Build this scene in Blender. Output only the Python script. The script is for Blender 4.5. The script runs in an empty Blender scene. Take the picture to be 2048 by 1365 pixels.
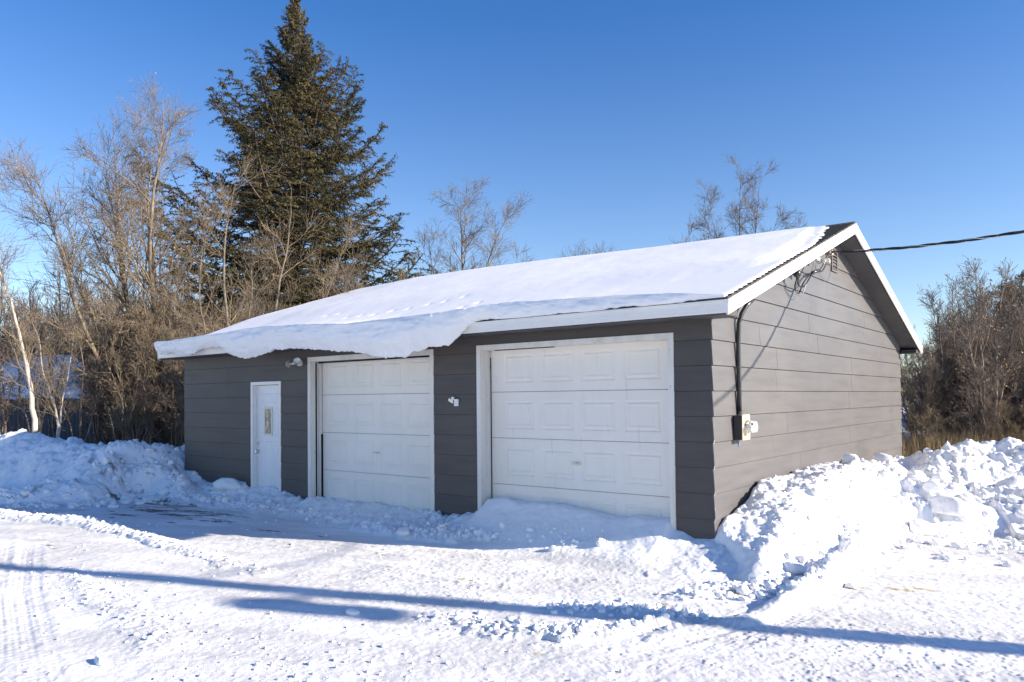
import bpy, math, random
import numpy as np
from mathutils import Matrix, Vector
PI = math.pi
sc = bpy.context.scene
col = sc.collection
# ------------------------------------------------------------------ camera
CAM = np.array([3.475, -7.961, 1.827])
F_PX, PITCH, ROLL, YAW, SHIFT = 1518.5, 0.0233, -0.0098, -0.6690, 79.26
fw = np.array([math.sin(YAW)*math.cos(PITCH), math.cos(YAW)*math.cos(PITCH), math.sin(PITCH)])
r0 = np.array([math.cos(YAW), -math.sin(YAW), 0.0]); u0 = np.cross(r0, fw)
rr = math.cos(ROLL)*r0 + math.sin(ROLL)*u0
uu = -math.sin(ROLL)*r0 + math.cos(ROLL)*u0
cd = bpy.data.cameras.new('camera'); cam = bpy.data.objects.new('camera', cd); col.objects.link(cam)
cam.matrix_world = Matrix(((rr[0], uu[0], -fw[0], CAM[0]), (rr[1], uu[1], -fw[1], CAM[1]), (rr[2], uu[2], -fw[2], CAM[2]), (0, 0, 0, 1)))
cd.sensor_width = 36; cd.lens = F_PX/2048*36; cd.shift_y = SHIFT/2048; cd.clip_start = .05; cd.clip_end = 3000
sc.camera = cam
# ------------------------------------------------------------------ light
SUN_EL, SUN_AZ = math.radians(21.2), math.radians(20)     # direction to the sun, azimuth from +x
w = bpy.data.worlds.new('World'); sc.world = w; w.use_nodes = True
nt = w.node_tree; bg = nt.nodes['Background']
sky = nt.nodes.new('ShaderNodeTexSky'); sky.sky_type = 'NISHITA'; sky.sun_disc = False
sky.sun_elevation = SUN_EL; sky.sun_rotation = PI/2 - SUN_AZ
sky.air_density = 1.0; sky.dust_density = 0.3; sky.ozone_density = 3.0; sky.altitude = 300
# clear winter air: the blue deepens with elevation
tcw = nt.nodes.new('ShaderNodeTexCoord'); sp = nt.nodes.new('ShaderNodeSeparateXYZ'); mrw = nt.nodes.new('ShaderNodeMapRange')
mrw.inputs[1].default_value = .0; mrw.inputs[2].default_value = .45; mrw.inputs[3].default_value = 1.0; mrw.inputs[4].default_value = 1.27
hs = nt.nodes.new('ShaderNodeHueSaturation'); hs.inputs['Hue'].default_value = .5105; hs.inputs['Value'].default_value = 1.08
nt.links.new(tcw.outputs['Generated'], sp.inputs[0]); nt.links.new(sp.outputs[2], mrw.inputs[0]); nt.links.new(mrw.outputs[0], hs.inputs['Saturation'])
nt.links.new(sky.outputs[0], hs.inputs['Color']); nt.links.new(hs.outputs[0], bg.inputs[0]); bg.inputs[1].default_value = 0.088
sd = bpy.data.lights.new('sun', 'SUN'); sd.energy = 5.0; sd.angle = math.radians(.55); sd.color = (1, .885, .72)
sun = bpy.data.objects.new('sun', sd); col.objects.link(sun)
sv = Vector((math.cos(SUN_EL)*math.cos(SUN_AZ), math.cos(SUN_EL)*math.sin(SUN_AZ), math.sin(SUN_EL)))
sun.rotation_euler = sv.to_track_quat('Z', 'Y').to_euler(); sun.location = sv*60
sc.view_settings.view_transform = 'Standard'; sc.view_settings.look = 'None'
sc.view_settings.exposure = 1.12; sc.view_settings.gamma = 1

# ------------------------------------------------------------------ helpers
def link(o, parent=None):
    col.objects.link(o)
    if parent is not None: o.parent = parent
    return o
def tag(o, label=None, cat=None, group=None, kind=None):
    if label: o['label'] = label
    if cat: o['category'] = cat
    if group: o['group'] = group
    if kind: o['kind'] = kind
    return o
def empty(name, loc=(0, 0, 0), rz=0):
    o = bpy.data.objects.new(name, None); col.objects.link(o); o.location = loc; o.rotation_euler = (0, 0, rz)
    o.empty_display_size = .2
    return o
def mesh_np(name, V, faces, mat, parent=None, smooth=False, attr=None):
    """faces: list of int arrays (n,3) or (n,4)"""
    V = np.asarray(V, dtype=np.float32)
    faces = [np.asarray(f, dtype=np.int32) for f in faces if len(f)]
    me = bpy.data.meshes.new(name)
    me.vertices.add(len(V)); me.vertices.foreach_set('co', V.ravel())
    nl = sum(f.size for f in faces); nf = sum(len(f) for f in faces)
    me.loops.add(nl); me.loops.foreach_set('vertex_index', np.concatenate([f.ravel() for f in faces]))
    tot = np.concatenate([np.full(len(f), f.shape[1], dtype=np.int32) for f in faces])
    st = np.concatenate([[0], np.cumsum(tot)[:-1]]).astype(np.int32)
    me.polygons.add(nf); me.polygons.foreach_set('loop_start', st); me.polygons.foreach_set('loop_total', tot)
    if smooth: me.polygons.foreach_set('use_smooth', np.ones(nf, dtype=bool))
    if attr:
        for k, a in attr.items():
            at = me.attributes.new(k, 'FLOAT', 'POINT'); at.data.foreach_set('value', np.asarray(a, dtype=np.float32))
    me.update(calc_edges=True)
    if isinstance(mat, (list, tuple)):
        for m_ in mat: me.materials.append(m_)
    else: me.materials.append(mat)
    return link(bpy.data.objects.new(name, me), parent)
class MB:
    def __init__(s): s.v = []; s.f = []
    def add(s, vs, fs):
        b = len(s.v); s.v += [tuple(map(float, q)) for q in vs]; s.f += [tuple(b+i for i in f) for f in fs]
    def box(s, x0, x1, y0, y1, z0, z1):
        s.add([(x0,y0,z0),(x1,y0,z0),(x1,y1,z0),(x0,y1,z0),(x0,y0,z1),(x1,y0,z1),(x1,y1,z1),(x0,y1,z1)],
              [(0,3,2,1),(4,5,6,7),(0,1,5,4),(1,2,6,5),(2,3,7,6),(3,0,4,7)])
    def prism(s, pts, axis, a, b):
        """polygon pts in the plane orthogonal to axis ('x': (y,z); 'y': (x,z)), extruded a..b"""
        n = len(pts)
        f = (lambda p, t: (t, p[0], p[1])) if axis == 'x' else ((lambda p, t: (p[0], t, p[1])) if axis == 'y' else (lambda p, t: (p[0], p[1], t)))
        s.add([f(p, a) for p in pts]+[f(p, b) for p in pts],
              [tuple(range(n))[::-1], tuple(range(n, 2*n))]+[(i, (i+1) % n, n+(i+1) % n, n+i) for i in range(n)])
    def tube(s, pts, r, k=8, cap=True):
        P = [Vector(p) for p in pts]; n = len(P); R = r if isinstance(r, (list, tuple)) else [r]*n
        b = len(s.v); prev = None
        for i, q in enumerate(P):
            t = (P[min(i+1, n-1)]-P[max(i-1, 0)]).normalized()
            if prev is None:
                prev = t.orthogonal().normalized()
            a = (prev-t*prev.dot(t)).normalized(); prev = a; c = t.cross(a)
            for j in range(k):
                th = 2*PI*j/k; s.v.append(tuple(q+(a*math.cos(th)+c*math.sin(th))*R[i]))
        for i in range(n-1):
            for j in range(k):
                s.f.append((b+i*k+j, b+i*k+(j+1) % k, b+(i+1)*k+(j+1) % k, b+(i+1)*k+j))
        if cap: s.f.append(tuple(b+j for j in range(k))[::-1]); s.f.append(tuple(b+(n-1)*k+j for j in range(k)))
    def build(s, name, mat, parent=None, smooth=False, bevel=0):
        me = bpy.data.meshes.new(name); me.from_pydata(s.v, [], s.f); me.materials.append(mat)
        if smooth: me.polygons.foreach_set('use_smooth', np.ones(len(me.polygons), dtype=bool))
        me.update(); o = link(bpy.data.objects.new(name, me), parent)
        if bevel:
            md = o.modifiers.new('bevel', 'BEVEL'); md.width = bevel; md.segments = 2; md.limit_method = 'ANGLE'; md.angle_limit = .7
        return o

# ------------------------------------------------------------------ noise (numpy)
def _h(ix, iy, s):
    n = (ix.astype(np.int64)*374761393 + iy.astype(np.int64)*668265263 + s*1274126177) & 0xffffffff
    n = ((n ^ (n >> 13))*1274126177) & 0xffffffff
    n = ((n ^ (n >> 16))*2246822519) & 0xffffffff
    return ((n ^ (n >> 15)) & 0xffffff).astype(np.float64)/0xffffff
def vnoise(x, y, s=0):
    x = np.asarray(x, float); y = np.asarray(y, float)
    ix = np.floor(x); iy = np.floor(y); fx = x-ix; fy = y-iy
    fx = fx*fx*fx*(fx*(fx*6-15)+10); fy = fy*fy*fy*(fy*(fy*6-15)+10)
    a = _h(ix, iy, s); b = _h(ix+1, iy, s); c = _h(ix, iy+1, s); d = _h(ix+1, iy+1, s)
    return (a+(b-a)*fx)*(1-fy)+(c+(d-c)*fx)*fy - .5
def fbm(x, y, s=0, o=4, g=.5):
    r = 0; a = 1; c, sn = .8, .6
    for i in range(o):
        r = r+a*vnoise(x, y, s+i*17); x, y = (x*c-y*sn)*2.03+3.1, (x*sn+y*c)*2.03-1.7; a *= g
    return r
def cobble(x, y, s=0, fill=1.0):
    """rounded lumps: half-sphere around jittered cell centres"""
    ix = np.floor(x); iy = np.floor(y); best = np.zeros(np.shape(x))
    for dx in (-1, 0, 1):
        for dy in (-1, 0, 1):
            cx = ix+dx; cy = iy+dy
            px = cx+.15+.7*_h(cx, cy, s); py = cy+.15+.7*_h(cx, cy, s+7)
            R = .25+.45*_h(cx, cy, s+13); on = _h(cx, cy, s+29) < fill
            d = ((x-px)**2+(y-py)**2)/R**2
            best = np.maximum(best, np.where(on, np.sqrt(np.clip(1-d, 0, 1))*R, 0))
    return best
def chunks(x, y, s=0, fill=1.0):
    """broken slabs: flat tilted tops with rounded rims, warped so no two look alike"""
    wx = x+.35*vnoise(x*1.9, y*1.9, s+90)+.14*vnoise(x*5.1, y*5.1, s+91); wy = y+.35*vnoise(x*1.9, y*1.9, s+92)+.14*vnoise(x*5.1, y*5.1, s+93)
    ix = np.floor(wx); iy = np.floor(wy); best = np.zeros(np.shape(x))
    for dx in (-1, 0, 1):
        for dy in (-1, 0, 1):
            cx = ix+dx; cy = iy+dy
            px = cx+.15+.7*_h(cx, cy, s); py = cy+.15+.7*_h(cx, cy, s+7)
            Rr = .22+.5*_h(cx, cy, s+13)**1.3; on = _h(cx, cy, s+29) < fill; th = _h(cx, cy, s+31)*2*PI; e = .6+.8*_h(cx, cy, s+37)
            qx = (wx-px)*np.cos(th)+(wy-py)*np.sin(th); qy = (-(wx-px)*np.sin(th)+(wy-py)*np.cos(th))*e
            d = (np.abs(qx)**2.6+np.abs(qy)**2.6)**(1/2.6)/Rr
            tilt = 1+.9*(_h(cx, cy, s+41)-.3)*qx/Rr+.7*(_h(cx, cy, s+43)-.5)*qy/Rr
            best = np.maximum(best, np.where(on, np.clip((1-d)*2.6, 0, 1)**.6*Rr*tilt*.8, 0))
    return best
def only(mask, f, x, y):
    out = np.zeros(np.shape(x))
    if mask.any(): out[mask] = f(x[mask], y[mask])
    return out
def polydist(x, y, P, pad=2.6):
    """distance to a polyline; also interpolated extra columns and arc parameter"""
    P = np.asarray(P, float)
    if np.size(x) > 50000:
        m = (x > P[:, 0].min()-pad) & (x < P[:, 0].max()+pad) & (y > P[:, 1].min()-pad) & (y < P[:, 1].max()+pad)
        bd = np.full(np.shape(x), 1e9); ex = np.zeros(np.shape(x)+(P.shape[1]-2,)); arc = np.zeros(np.shape(x))
        if m.sum() > 50000: a, b, c = _pd(x[m], y[m], P)
        elif m.any(): a, b, c = _pd(x[m], y[m], P)
        else: return bd, ex+1e-3, arc
        bd[m] = a; ex[m] = b; ex[~m] = 1e-3; arc[m] = c
        return bd, ex, arc
    return _pd(x, y, P)
def _pd(x, y, P):
    bd = np.full(np.shape(x), 1e9); ex = np.zeros(np.shape(x)+(P.shape[1]-2,)); arc = np.zeros(np.shape(x)); acc = 0
    for a, b in zip(P[:-1], P[1:]):
        d = b[:2]-a[:2]; L2 = d@d; t = np.clip(((x-a[0])*d[0]+(y-a[1])*d[1])/L2, 0, 1)
        q = np.hypot(x-a[0]-t*d[0], y-a[1]-t*d[1]); m = q < bd
        bd = np.where(m, q, bd); arc = np.where(m, acc+t*math.sqrt(L2), arc); acc += math.sqrt(L2)
        for k in range(P.shape[1]-2): ex[..., k] = np.where(m, a[2+k]+(b[2+k]-a[2+k])*t, ex[..., k])
    return bd, ex, arc
def sstep(a, b, x):
    t = np.clip((x-a)/(b-a), 0, 1); return t*t*(3-2*t)

# ------------------------------------------------------------------ materials
def mat(name, base=(.5, .5, .5), rough=.6, noise=None, bump=None, spec=.3, metal=0, wave=None):
    """noise=(scale, colour2, lo, hi[, stretch]); bump=(scale, strength, distance[, stretch])"""
    m = bpy.data.materials.new(name); m.use_nodes = True; n = m.node_tree; B = n.nodes['Principled BSDF']
    B.inputs['Base Color'].default_value = (*base, 1); B.inputs['Roughness'].default_value = rough
    B.inputs['Specular IOR Level'].default_value = spec; B.inputs['Metallic'].default_value = metal
    tc = n.nodes.new('ShaderNodeTexCoord')
    def nz(scale, stretch, detail=6):
        mp = n.nodes.new('ShaderNodeMapping'); mp.inputs['Scale'].default_value = stretch or (1, 1, 1)
        n.links.new(tc.outputs['Object'], mp.inputs[0])
        t = n.nodes.new('ShaderNodeTexNoise'); t.inputs['Scale'].default_value = scale; t.inputs['Detail'].default_value = detail; t.inputs['Roughness'].default_value = .6
        n.links.new(mp.outputs[0], t.inputs['Vector']); return t
    last = None
    for q in (noise if isinstance(noise, list) else [noise] if noise else []):
        t = nz(q[0], q[4] if len(q) > 4 else None); r = n.nodes.new('ShaderNodeMapRange')
        r.inputs[1].default_value = q[2]; r.inputs[2].default_value = q[3]; n.links.new(t.outputs[0], r.inputs[0])
        mx = n.nodes.new('ShaderNodeMix'); mx.data_type = 'RGBA'
        if last is None: mx.inputs[6].default_value = (*base, 1)
        else: n.links.new(last, mx.inputs[6])
        mx.inputs[7].default_value = (*q[1], 1); n.links.new(r.outputs[0], mx.inputs[0]); last = mx.outputs[2]
    if last is not None: n.links.new(last, B.inputs['Base Color'])
    if bump:
        prev = None
        for q in (bump if isinstance(bump, list) else [bump]):
            t = nz(q[0], q[3] if len(q) > 3 else None); bp = n.nodes.new('ShaderNodeBump')
            bp.inputs['Strength'].default_value = q[1]; bp.inputs['Distance'].default_value = q[2]
            n.links.new(t.outputs[0], bp.inputs['Height'])
            if prev: n.links.new(prev, bp.inputs['Normal'])
            prev = bp.outputs[0]
        n.links.new(prev, B.inputs['Normal'])
    return m
def snow_mat(name, dirt=False, bumps=((7, .22, .03), (38, .35, .010), (150, .5, .004))):
    m = mat(name, (.88, .88, .89), .55, noise=(1.2, (.84, .845, .865), .45, .7), bump=list(bumps), spec=.25)
    n = m.node_tree; B = n.nodes['Principled BSDF']
    if dirt:
        src = B.inputs['Base Color'].links[0].from_socket
        a = n.nodes.new('ShaderNodeAttribute'); a.attribute_name = 'dirt'
        a2 = n.nodes.new('ShaderNodeAttribute'); a2.attribute_name = 'tan'
        a3 = n.nodes.new('ShaderNodeAttribute'); a3.attribute_name = 'packed'
        for at, c in ((a3, (.64, .64, .65)), (a, (.12, .095, .075)), (a2, (.42, .33, .15))):
            mx = n.nodes.new('ShaderNodeMix'); mx.data_type = 'RGBA'; n.links.new(at.outputs['Fac'], mx.inputs[0]); n.links.new(src, mx.inputs[6]); mx.inputs[7].default_value = (*c, 1); src = mx.outputs[2]
        n.links.new(src, B.inputs['Base Color'])
    return m
M = {}
M['snow'] = snow_mat('snow_ground', True)
M['snow_soft'] = snow_mat('snow_roof', bumps=((5, .12, .02), (50, .3, .006), (170, .4, .003)))
M['snow_clod'] = snow_mat('snow_clod', bumps=((14, .6, .03), (60, .6, .008)))
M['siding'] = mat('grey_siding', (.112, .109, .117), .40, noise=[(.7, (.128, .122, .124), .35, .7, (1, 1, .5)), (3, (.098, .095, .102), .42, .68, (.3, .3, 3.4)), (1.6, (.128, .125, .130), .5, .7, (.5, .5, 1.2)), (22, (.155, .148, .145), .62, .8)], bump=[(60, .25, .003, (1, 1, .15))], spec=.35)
M['siding_shaded'] = mat('grey_siding_shaded', (.082, .073, .070), .55, noise=[(.7, (.100, .086, .078), .35, .7, (1, 1, .5)), (3, (.066, .061, .062), .45, .75, (.3, .3, 2.5)), (22, (.10, .092, .088), .62, .8)], bump=[(60, .25, .003, (1, 1, .15))], spec=.3)  # darker copy of the grey siding: the front wall's shade put into its colour
M['white'] = mat('white_metal_trim', (.83, .81, .77), .4, noise=(3, (.73, .70, .65), .45, .8), bump=(30, .1, .002))
M['oldwhite'] = mat('old_white_wood', (.77, .74, .68), .55, noise=[(3, (.62, .58, .52), .45, .75, (2, 2, .35)), (14, (.28, .24, .2), .64, .72, (3, 3, .8))], bump=(25, .3, .004, (2, 2, .3)))
M['door'] = mat('white_door_skin', (.87, .82, .745), .5, noise=[(.8, (.79, .74, .66), .4, .8), (6, (.82, .77, .69), .5, .85, (1, 1, .3)), (9, (.66, .62, .55), .62, .8, (2.2, 1, .22))], bump=(40, .12, .002, (1, 1, .4)))
M['entry'] = mat('white_entry_skin', (.80, .80, .80), .4, noise=(4, (.73, .73, .72), .5, .8), bump=(40, .1, .002))
M['soffit'] = mat('dark_soffit', (.085, .082, .086), .6, noise=(3, (.06, .058, .06), .4, .7), bump=(20, .1, .003))
M['shingle'] = mat('dark_shingle', (.05, .048, .048), .9, noise=(25, (.10, .095, .09), .5, .7), bump=(120, .6, .004))
M['gap'] = mat('dark_gap', (.012, .012, .013), .9)
M['black'] = mat('black_conduit', (.03, .03, .032), .3, spec=.5)
M['cable'] = mat('black_cable', (.02, .02, .022), .45)
M['bare_wire'] = mat('bare_wire', (.45, .45, .45), .35, metal=1)
M['rust'] = mat('rusty_steel', (.2, .12, .08), .6, noise=(30, (.45, .43, .4), .4, .6))
M['yellow'] = mat('yellowed_plastic', (.60, .52, .36), .5, noise=(8, (.52, .44, .28), .4, .7))
M['steel'] = mat('brushed_steel', (.6, .6, .6), .25, metal=1)
M['blue'] = mat('blue_plastic', (.08, .25, .6), .5)
M['offwhite'] = mat('offwhite_plastic', (.68, .66, .58), .4)
M['bark'] = mat('grey_brown_bark', (.205, .17, .13), .9, noise=[(5, (.12, .095, .075), .42, .6, (3, 3, .6)), (2.2, (.29, .245, .18), .55, .7)], bump=(30, .8, .015, (2, 2, .4)))
M['twig'] = mat('tan_twigs', (.235, .185, .125), .85, noise=(3, (.13, .10, .075), .4, .65))
M['twig_dark'] = mat('brown_twigs', (.15, .12, .10), .9, noise=(2, (.22, .18, .145), .45, .7))
M['bark_dark'] = mat('dark_bark', (.13, .10, .08), .9, noise=(4, (.30, .26, .22), .5, .66, (3, 3, .7)), bump=(30, .6, .01, (2, 2, .4)))
M['birch'] = mat('white_birch_bark', (.50, .46, .41), .7, noise=[(6, (.10, .085, .075), .62, .70, (1, 1, 3)), (2, (.36, .30, .24), .4, .7)], bump=(20, .3, .006))
M['sprucebark'] = mat('spruce_bark', (.12, .09, .07), .95, bump=(20, .8, .02))
M['dryleaf'] = mat('dry_leaves', (.30, .21, .12), .8, noise=(8, (.42, .32, .2), .4, .7))
M['cone'] = mat('spruce_cones', (.13, .075, .04), .8, noise=(20, (.2, .12, .07), .4, .7))
M['grass'] = mat('dry_grass', (.30, .23, .13), .9, noise=(4, (.26, .19, .11), .4, .7))
M['shed'] = mat('blue_grey_metal', (.035, .045, .06), .5, noise=(1.2, (.035, .05, .07), .4, .7))
M['wood'] = mat('pole_wood', (.2, .15, .11), .9, bump=(15, .5, .01, (3, 3, .3)))
def glassmat(name, tint=(1, 1, 1), rough=.05):
    m = bpy.data.materials.new(name); m.use_nodes = True; B = m.node_tree.nodes['Principled BSDF']
    B.inputs['Base Color'].default_value = (*tint, 1); B.inputs['Roughness'].default_value = rough; B.inputs['Transmission Weight'].default_value = .85; B.inputs['IOR'].default_value = 1.35
    return m
M['bulb'] = glassmat('lamp_glass', (.9, .92, .92), .12)
M['dome'] = glassmat('meter_glass', (.95, .97, .97), .05)
def pane_mat():
    m = mat('leaded_glass', (.16, .15, .13), .12, noise=[(9, (.55, .48, .3), .5, .62, (1, 1, .6)), (40, (.05, .05, .05), .6, .66)], bump=(60, .5, .004), spec=.6)
    return m
M['pane'] = pane_mat()
def spruce_mat():
    m = bpy.data.materials.new('spruce_needles'); m.use_nodes = True; n = m.node_tree; B = n.nodes['Principled BSDF']
    a = n.nodes.new('ShaderNodeAttribute'); a.attribute_name = 'tone'; r = n.nodes.new('ShaderNodeValToRGB')
    e = r.color_ramp.elements; e[0].color = (.020, .025, .013, 1); e[1].color = (.19, .105, .055, 1); e[1].position = 1
    k = e.new(.45); k.color = (.052, .048, .023, 1); k = e.new(.8); k.color = (.125, .098, .046, 1)
    n.links.new(a.outputs['Fac'], r.inputs[0]); n.links.new(r.outputs[0], B.inputs['Base Color']); B.inputs['Roughness'].default_value = .7
    B.inputs['Specular IOR Level'].default_value = .15
    return m
M['needle'] = spruce_mat()

# ------------------------------------------------------------------ snow ground, banks and drift (one polar-density height field)
FRONT = np.array([(-16,.5),(-11.3,.5),(-10.98,.40),(-10.7,.32),(-9.97,.31),(-9.46,.38),(-9.1,.36),(-8.97,.25),(-8.04,.22),(-7.23,.17),(-6.92,.17),(-6.15,.15),(-5.44,.14),(-4.31,.20),(-3.5,.24),(-3.38,.30),(-3.27,.44),(-2.9,.455),(-2.38,.455),(-1.91,.42),(-1.3,.39),(-.9,.385),(-.55,.40),(-.46,.31),(-.23,.235),(0,.235),(.3,.22)])
RB = [(.70,-.62,.12,.30),(.64,-.1,.32,.44),(.57,.7,.60,.62),(.62,1.5,.80,.74),(.62,3.0,.86,.85),(.6,5,.78,1.0),(.6,7.5,.62,1.0)]
RB2 = [(.9,6.3,.78,1.5),(1.25,6.1,.97,1.5),(1.9,6.9,1.04,1.8),(2.6,7.1,1.0,1.8),(3.4,7.2,.92,1.9),(5.5,6.6,1.0,1.9),(9,6.0,1.0,1.8)]
RB3 = [(.9,3.6,.74,.95),(1.35,4.2,.66,1.1),(1.7,4.6,.42,1.5),(3.2,5.0,.36,2.2),(6,5.0,.4,2.4)]
LB = [(-26,-2.2,1.0,1.5),(-20,-1.5,1.05,1.5),(-17,-.9,1.08,1.5),(-15.2,-.75,1.02,1.4),(-13.9,-.7,.92,1.35),(-12.75,-.55,1.0,1.35),(-12.1,.1,.92,1.2),(-11.6,.7,.62,.9),(-11.6,3,.4,.9)]
LB2 = [(-12.2,-1.0,.72,.95),(-11.8,-1.75,.40,.75),(-12.3,-2.6,.22,.55),(-13.6,-3.0,.16,.5)]
LB3 = [(-11.6,-.4,.66,.75),(-10.9,-.35,.40,.6),(-10.2,-.45,.26,.55)]
WIND = [ # polylines x,y,height,width : rows of broken lumps
 [(-14,-3.9,0.061,0.28),(-10.8,-3.45,0.061,0.26),(-9.4,-3.05,0.055,0.24),(-7.8,-2.98,0.051,0.22),(-6.3,-3.04,0.040,0.20),(-4.7,-3.16,0.028,0.16),(-3.6,-3.24,0.014,0.12)],
 [(-10.2,-.72,0.068,.42),(-8.9,-.60,0.072,.40),(-6.8,-.62,0.063,.34),(-5.6,-.66,0.072,.34),(-4.5,-.66,0.099,.34),(-3.6,-.64,0.108,.34),(-2.7,-.58,0.099,.28),(-1.9,-.48,0.072,.22),(-1.25,-.42,0.045,.16),(-.75,-.66,0.032,.10),(-.25,-.98,0.023,.08)],
 [(-5.5,-4.55,0.015,0.17),(-4.8,-4.6,0.021,0.20),(-4.1,-4.66,0.021,0.21),(-3.4,-4.78,0.018,0.21),(-2.8,-4.9,0.018,0.24),(-2.2,-5.05,0.015,0.26)],
 [(-1.0,-3.35,0.018,0.13),(-.25,-3.22,0.048,0.19),(.12,-3.10,0.066,0.19),(.42,-2.78,0.060,0.17),(.60,-2.38,0.036,0.14)],
 [(-.35,-2.5,0.022,0.13),(.05,-2.34,0.045,0.16),(.42,-2.2,0.039,0.14),(.75,-2.02,0.022,0.13)],
 [(.35,-1.55,0.024,0.14),(.6,-1.25,0.034,0.18),(.9,-.95,0.038,0.20),(1.2,-.5,0.024,0.18)],
]
def rdg(d, w, p=1.0):
    t = np.clip(1-(d/w)**2, 0, 1); return t**p
def height(x, y):
    n1 = fbm(x*.9, y*.9, 3, 3); n2 = fbm(x*2.3, y*2.3, 9, 4)
    lot = .02*fbm(x*.5, y*.5, 1, 3) + .012*n2
    # raked, scraped surface: streaks in two directions plus small crust crumbs
    rough = np.clip(.5+1.3*fbm(x*.45, y*.45, 31, 3), 0, 1)
    s1 = fbm((x*.94+y*.34)*1.3, (-x*.34+y*.94)*14, 41, 4)
    lot += .0055*s1
    nearm = (np.hypot(x-CAM[0], y-CAM[1]) < 19) & ~((x < -.3) & (x > -11) & (y > .4))
    crumb = only(nearm, lambda a, b: chunks(a*12, b*12, 5, .22)*.018 + chunks(a*29, b*29, 8, .35)*.014, x, y)
    cm = sstep(.45, 1.1, rough+.9*fbm(x*3, y*3, 77, 3))
    near = np.exp(-((x-.2)**2/9+(y+5.2)**2/1.6))
    lot += crumb*(.06+.94*cm**2)*(.45+1.3*near) + .004*fbm(x*9, y*9, 51, 3)+.0035*fbm(x*26, y*26, 52, 2)
    zone_r = sstep(-4.2, -.5, x)*sstep(-5.5, -2.2, y)           # rougher towards the right
    lot += crumb*.45*zone_r
    # tyre tracks
    for pl, wd in (([(-1.2,-6.5),(-2.18,-6.04),(-4.61,-5.29),(-7.25,-4.32),(-9.67,-3.4)], .12), ([(-1.6,-6.1),(-2.81,-5.71),(-4.92,-5.06),(-7.15,-4.24),(-9.6,-3.3)], .12),
                   ([(-4.6,-6.6),(-7,-5.2),(-9.4,-4.2),(-13,-3.6)], .13), ([(-1.9,-6.3),(-3.4,-5.75),(-5.6,-5.1),(-7.9,-4.3),(-10,-3.6)], .11), ([(-6.0,-5.9),(-8.0,-4.6),(-10.5,-3.9)], .12), ([(2.6,-4.2),(3.0,-1.0),(3.1,2.2)], .12), ([(3.2,-4.2),(3.6,-1.0),(3.8,2.2)], .12), ([(-7.5,-2.6),(-4,-2.3),(-.6,-2.5),(.6,-3.2)], .10),  ([(.35,-4.6),(1.02,-2.26),(1.1,-1.11),(1.07,.2)], .10), ([(.85,-4.2),(1.44,-1.63),(1.5,-.28),(1.46,1.5)], .11),
                   ([(-9,-2.3),(-5,-1.9),(-1.5,-1.9),(.5,-1.6)], .12), ([(-9,-1.8),(-5,-1.4),(-1.8,-1.45)], .12)):
        d, _, arc = polydist(x, y, pl)
        tread = (np.sin(arc*2*PI/.075)*.5+.5)*(d < wd*.8)
        fade = np.clip(.55+1.6*vnoise(arc*.9, arc*0+wd*30, 6), .1, 1)
        lot += (-.010*rdg(d, wd*1.1, .6) + .007*np.exp(-((d-wd*1.35)/.045)**2)*(1+1.8*vnoise(x*11, y*11, 4)) + .005*tread + .0022*np.cos(d*2*PI/.05)*(d < wd))*fade*(.3 if pl[0][0] > 2 else .7)
    # scraper ridge beside the right hand track
    d, e, _ = polydist(x, y, [(.75,-2.75,.02),(1.15,-1.75,.07),(1.25,-.9,.12),(1.27,.1,.16),(1.2,1.3,.16)])
    lot += e[..., 0]*rdg(d, .16, 1.2)*(1+.6*n2)
    h = lot
    far = sstep(18, 45, np.hypot(x, y)); h = h+far*.35*n1
    clodf = lambda a, b: chunks(a*2.6, b*2.6, 11, .5)*.24 + chunks(a*5.3, b*5.3, 12, .6)*.15+chunks(a*12, b*12, 14, .65)*.085+.07*fbm(a*4, b*4, 16, 5, .6)+chunks(a*25, b*25, 17, .5)*.035
    # wall drift
    wz = np.interp(x, FRONT[:, 0], FRONT[:, 1]); reach = np.interp(x, [-11.3, -9, -7, -4, -3.2, -1, 0, .5], [1.1, .9, .8, .9, 1.0, 1.05, 1.1, .8])
    t = np.clip(-y/reach, 0, 1); dr = wz*(1-t)**1.6*(1+.15*n2)
    dr = dr*sstep(-12.6, -11.0, x)*sstep(1.6, .15, x)*(y < 1.2)
    smooth_zone = sstep(-3.7, -3.2, x)*sstep(.5, -.2, x)
    dm_ = (x < .2) & (x > -11) & (np.abs(y+.15) < .8)
    dr += (1-smooth_zone)*rdg(y+.15, .8)*only(dm_, lambda a, b: chunks(a*6.7, b*6.7, 12, .6)*.07+chunks(a*15, b*15, 14, .6)*.04+.05*fbm(a*2.3, b*2.3, 9, 3), x, y)
    wind = np.zeros_like(h)
    for i, pl in enumerate(WIND):
        d, e, _ = polydist(x, y, pl); g = rdg(d+.16*n2, e[..., 1], .9)
        sc_ = .75+.9*vnoise(x*1.7, y*1.7, 60+i)
        wind = np.maximum(wind, e[..., 0]*g*(.35+.8*sc_) + g**.5*e[..., 0]*only(g > 0, lambda a, b: chunks(a*8, b*8, 12, .6)*.9+chunks(a*17, b*17, 14, .7)*.7+chunks(a*34, b*34, 15, .6)*.4, x, y)*.9)
    bankg = []
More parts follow.
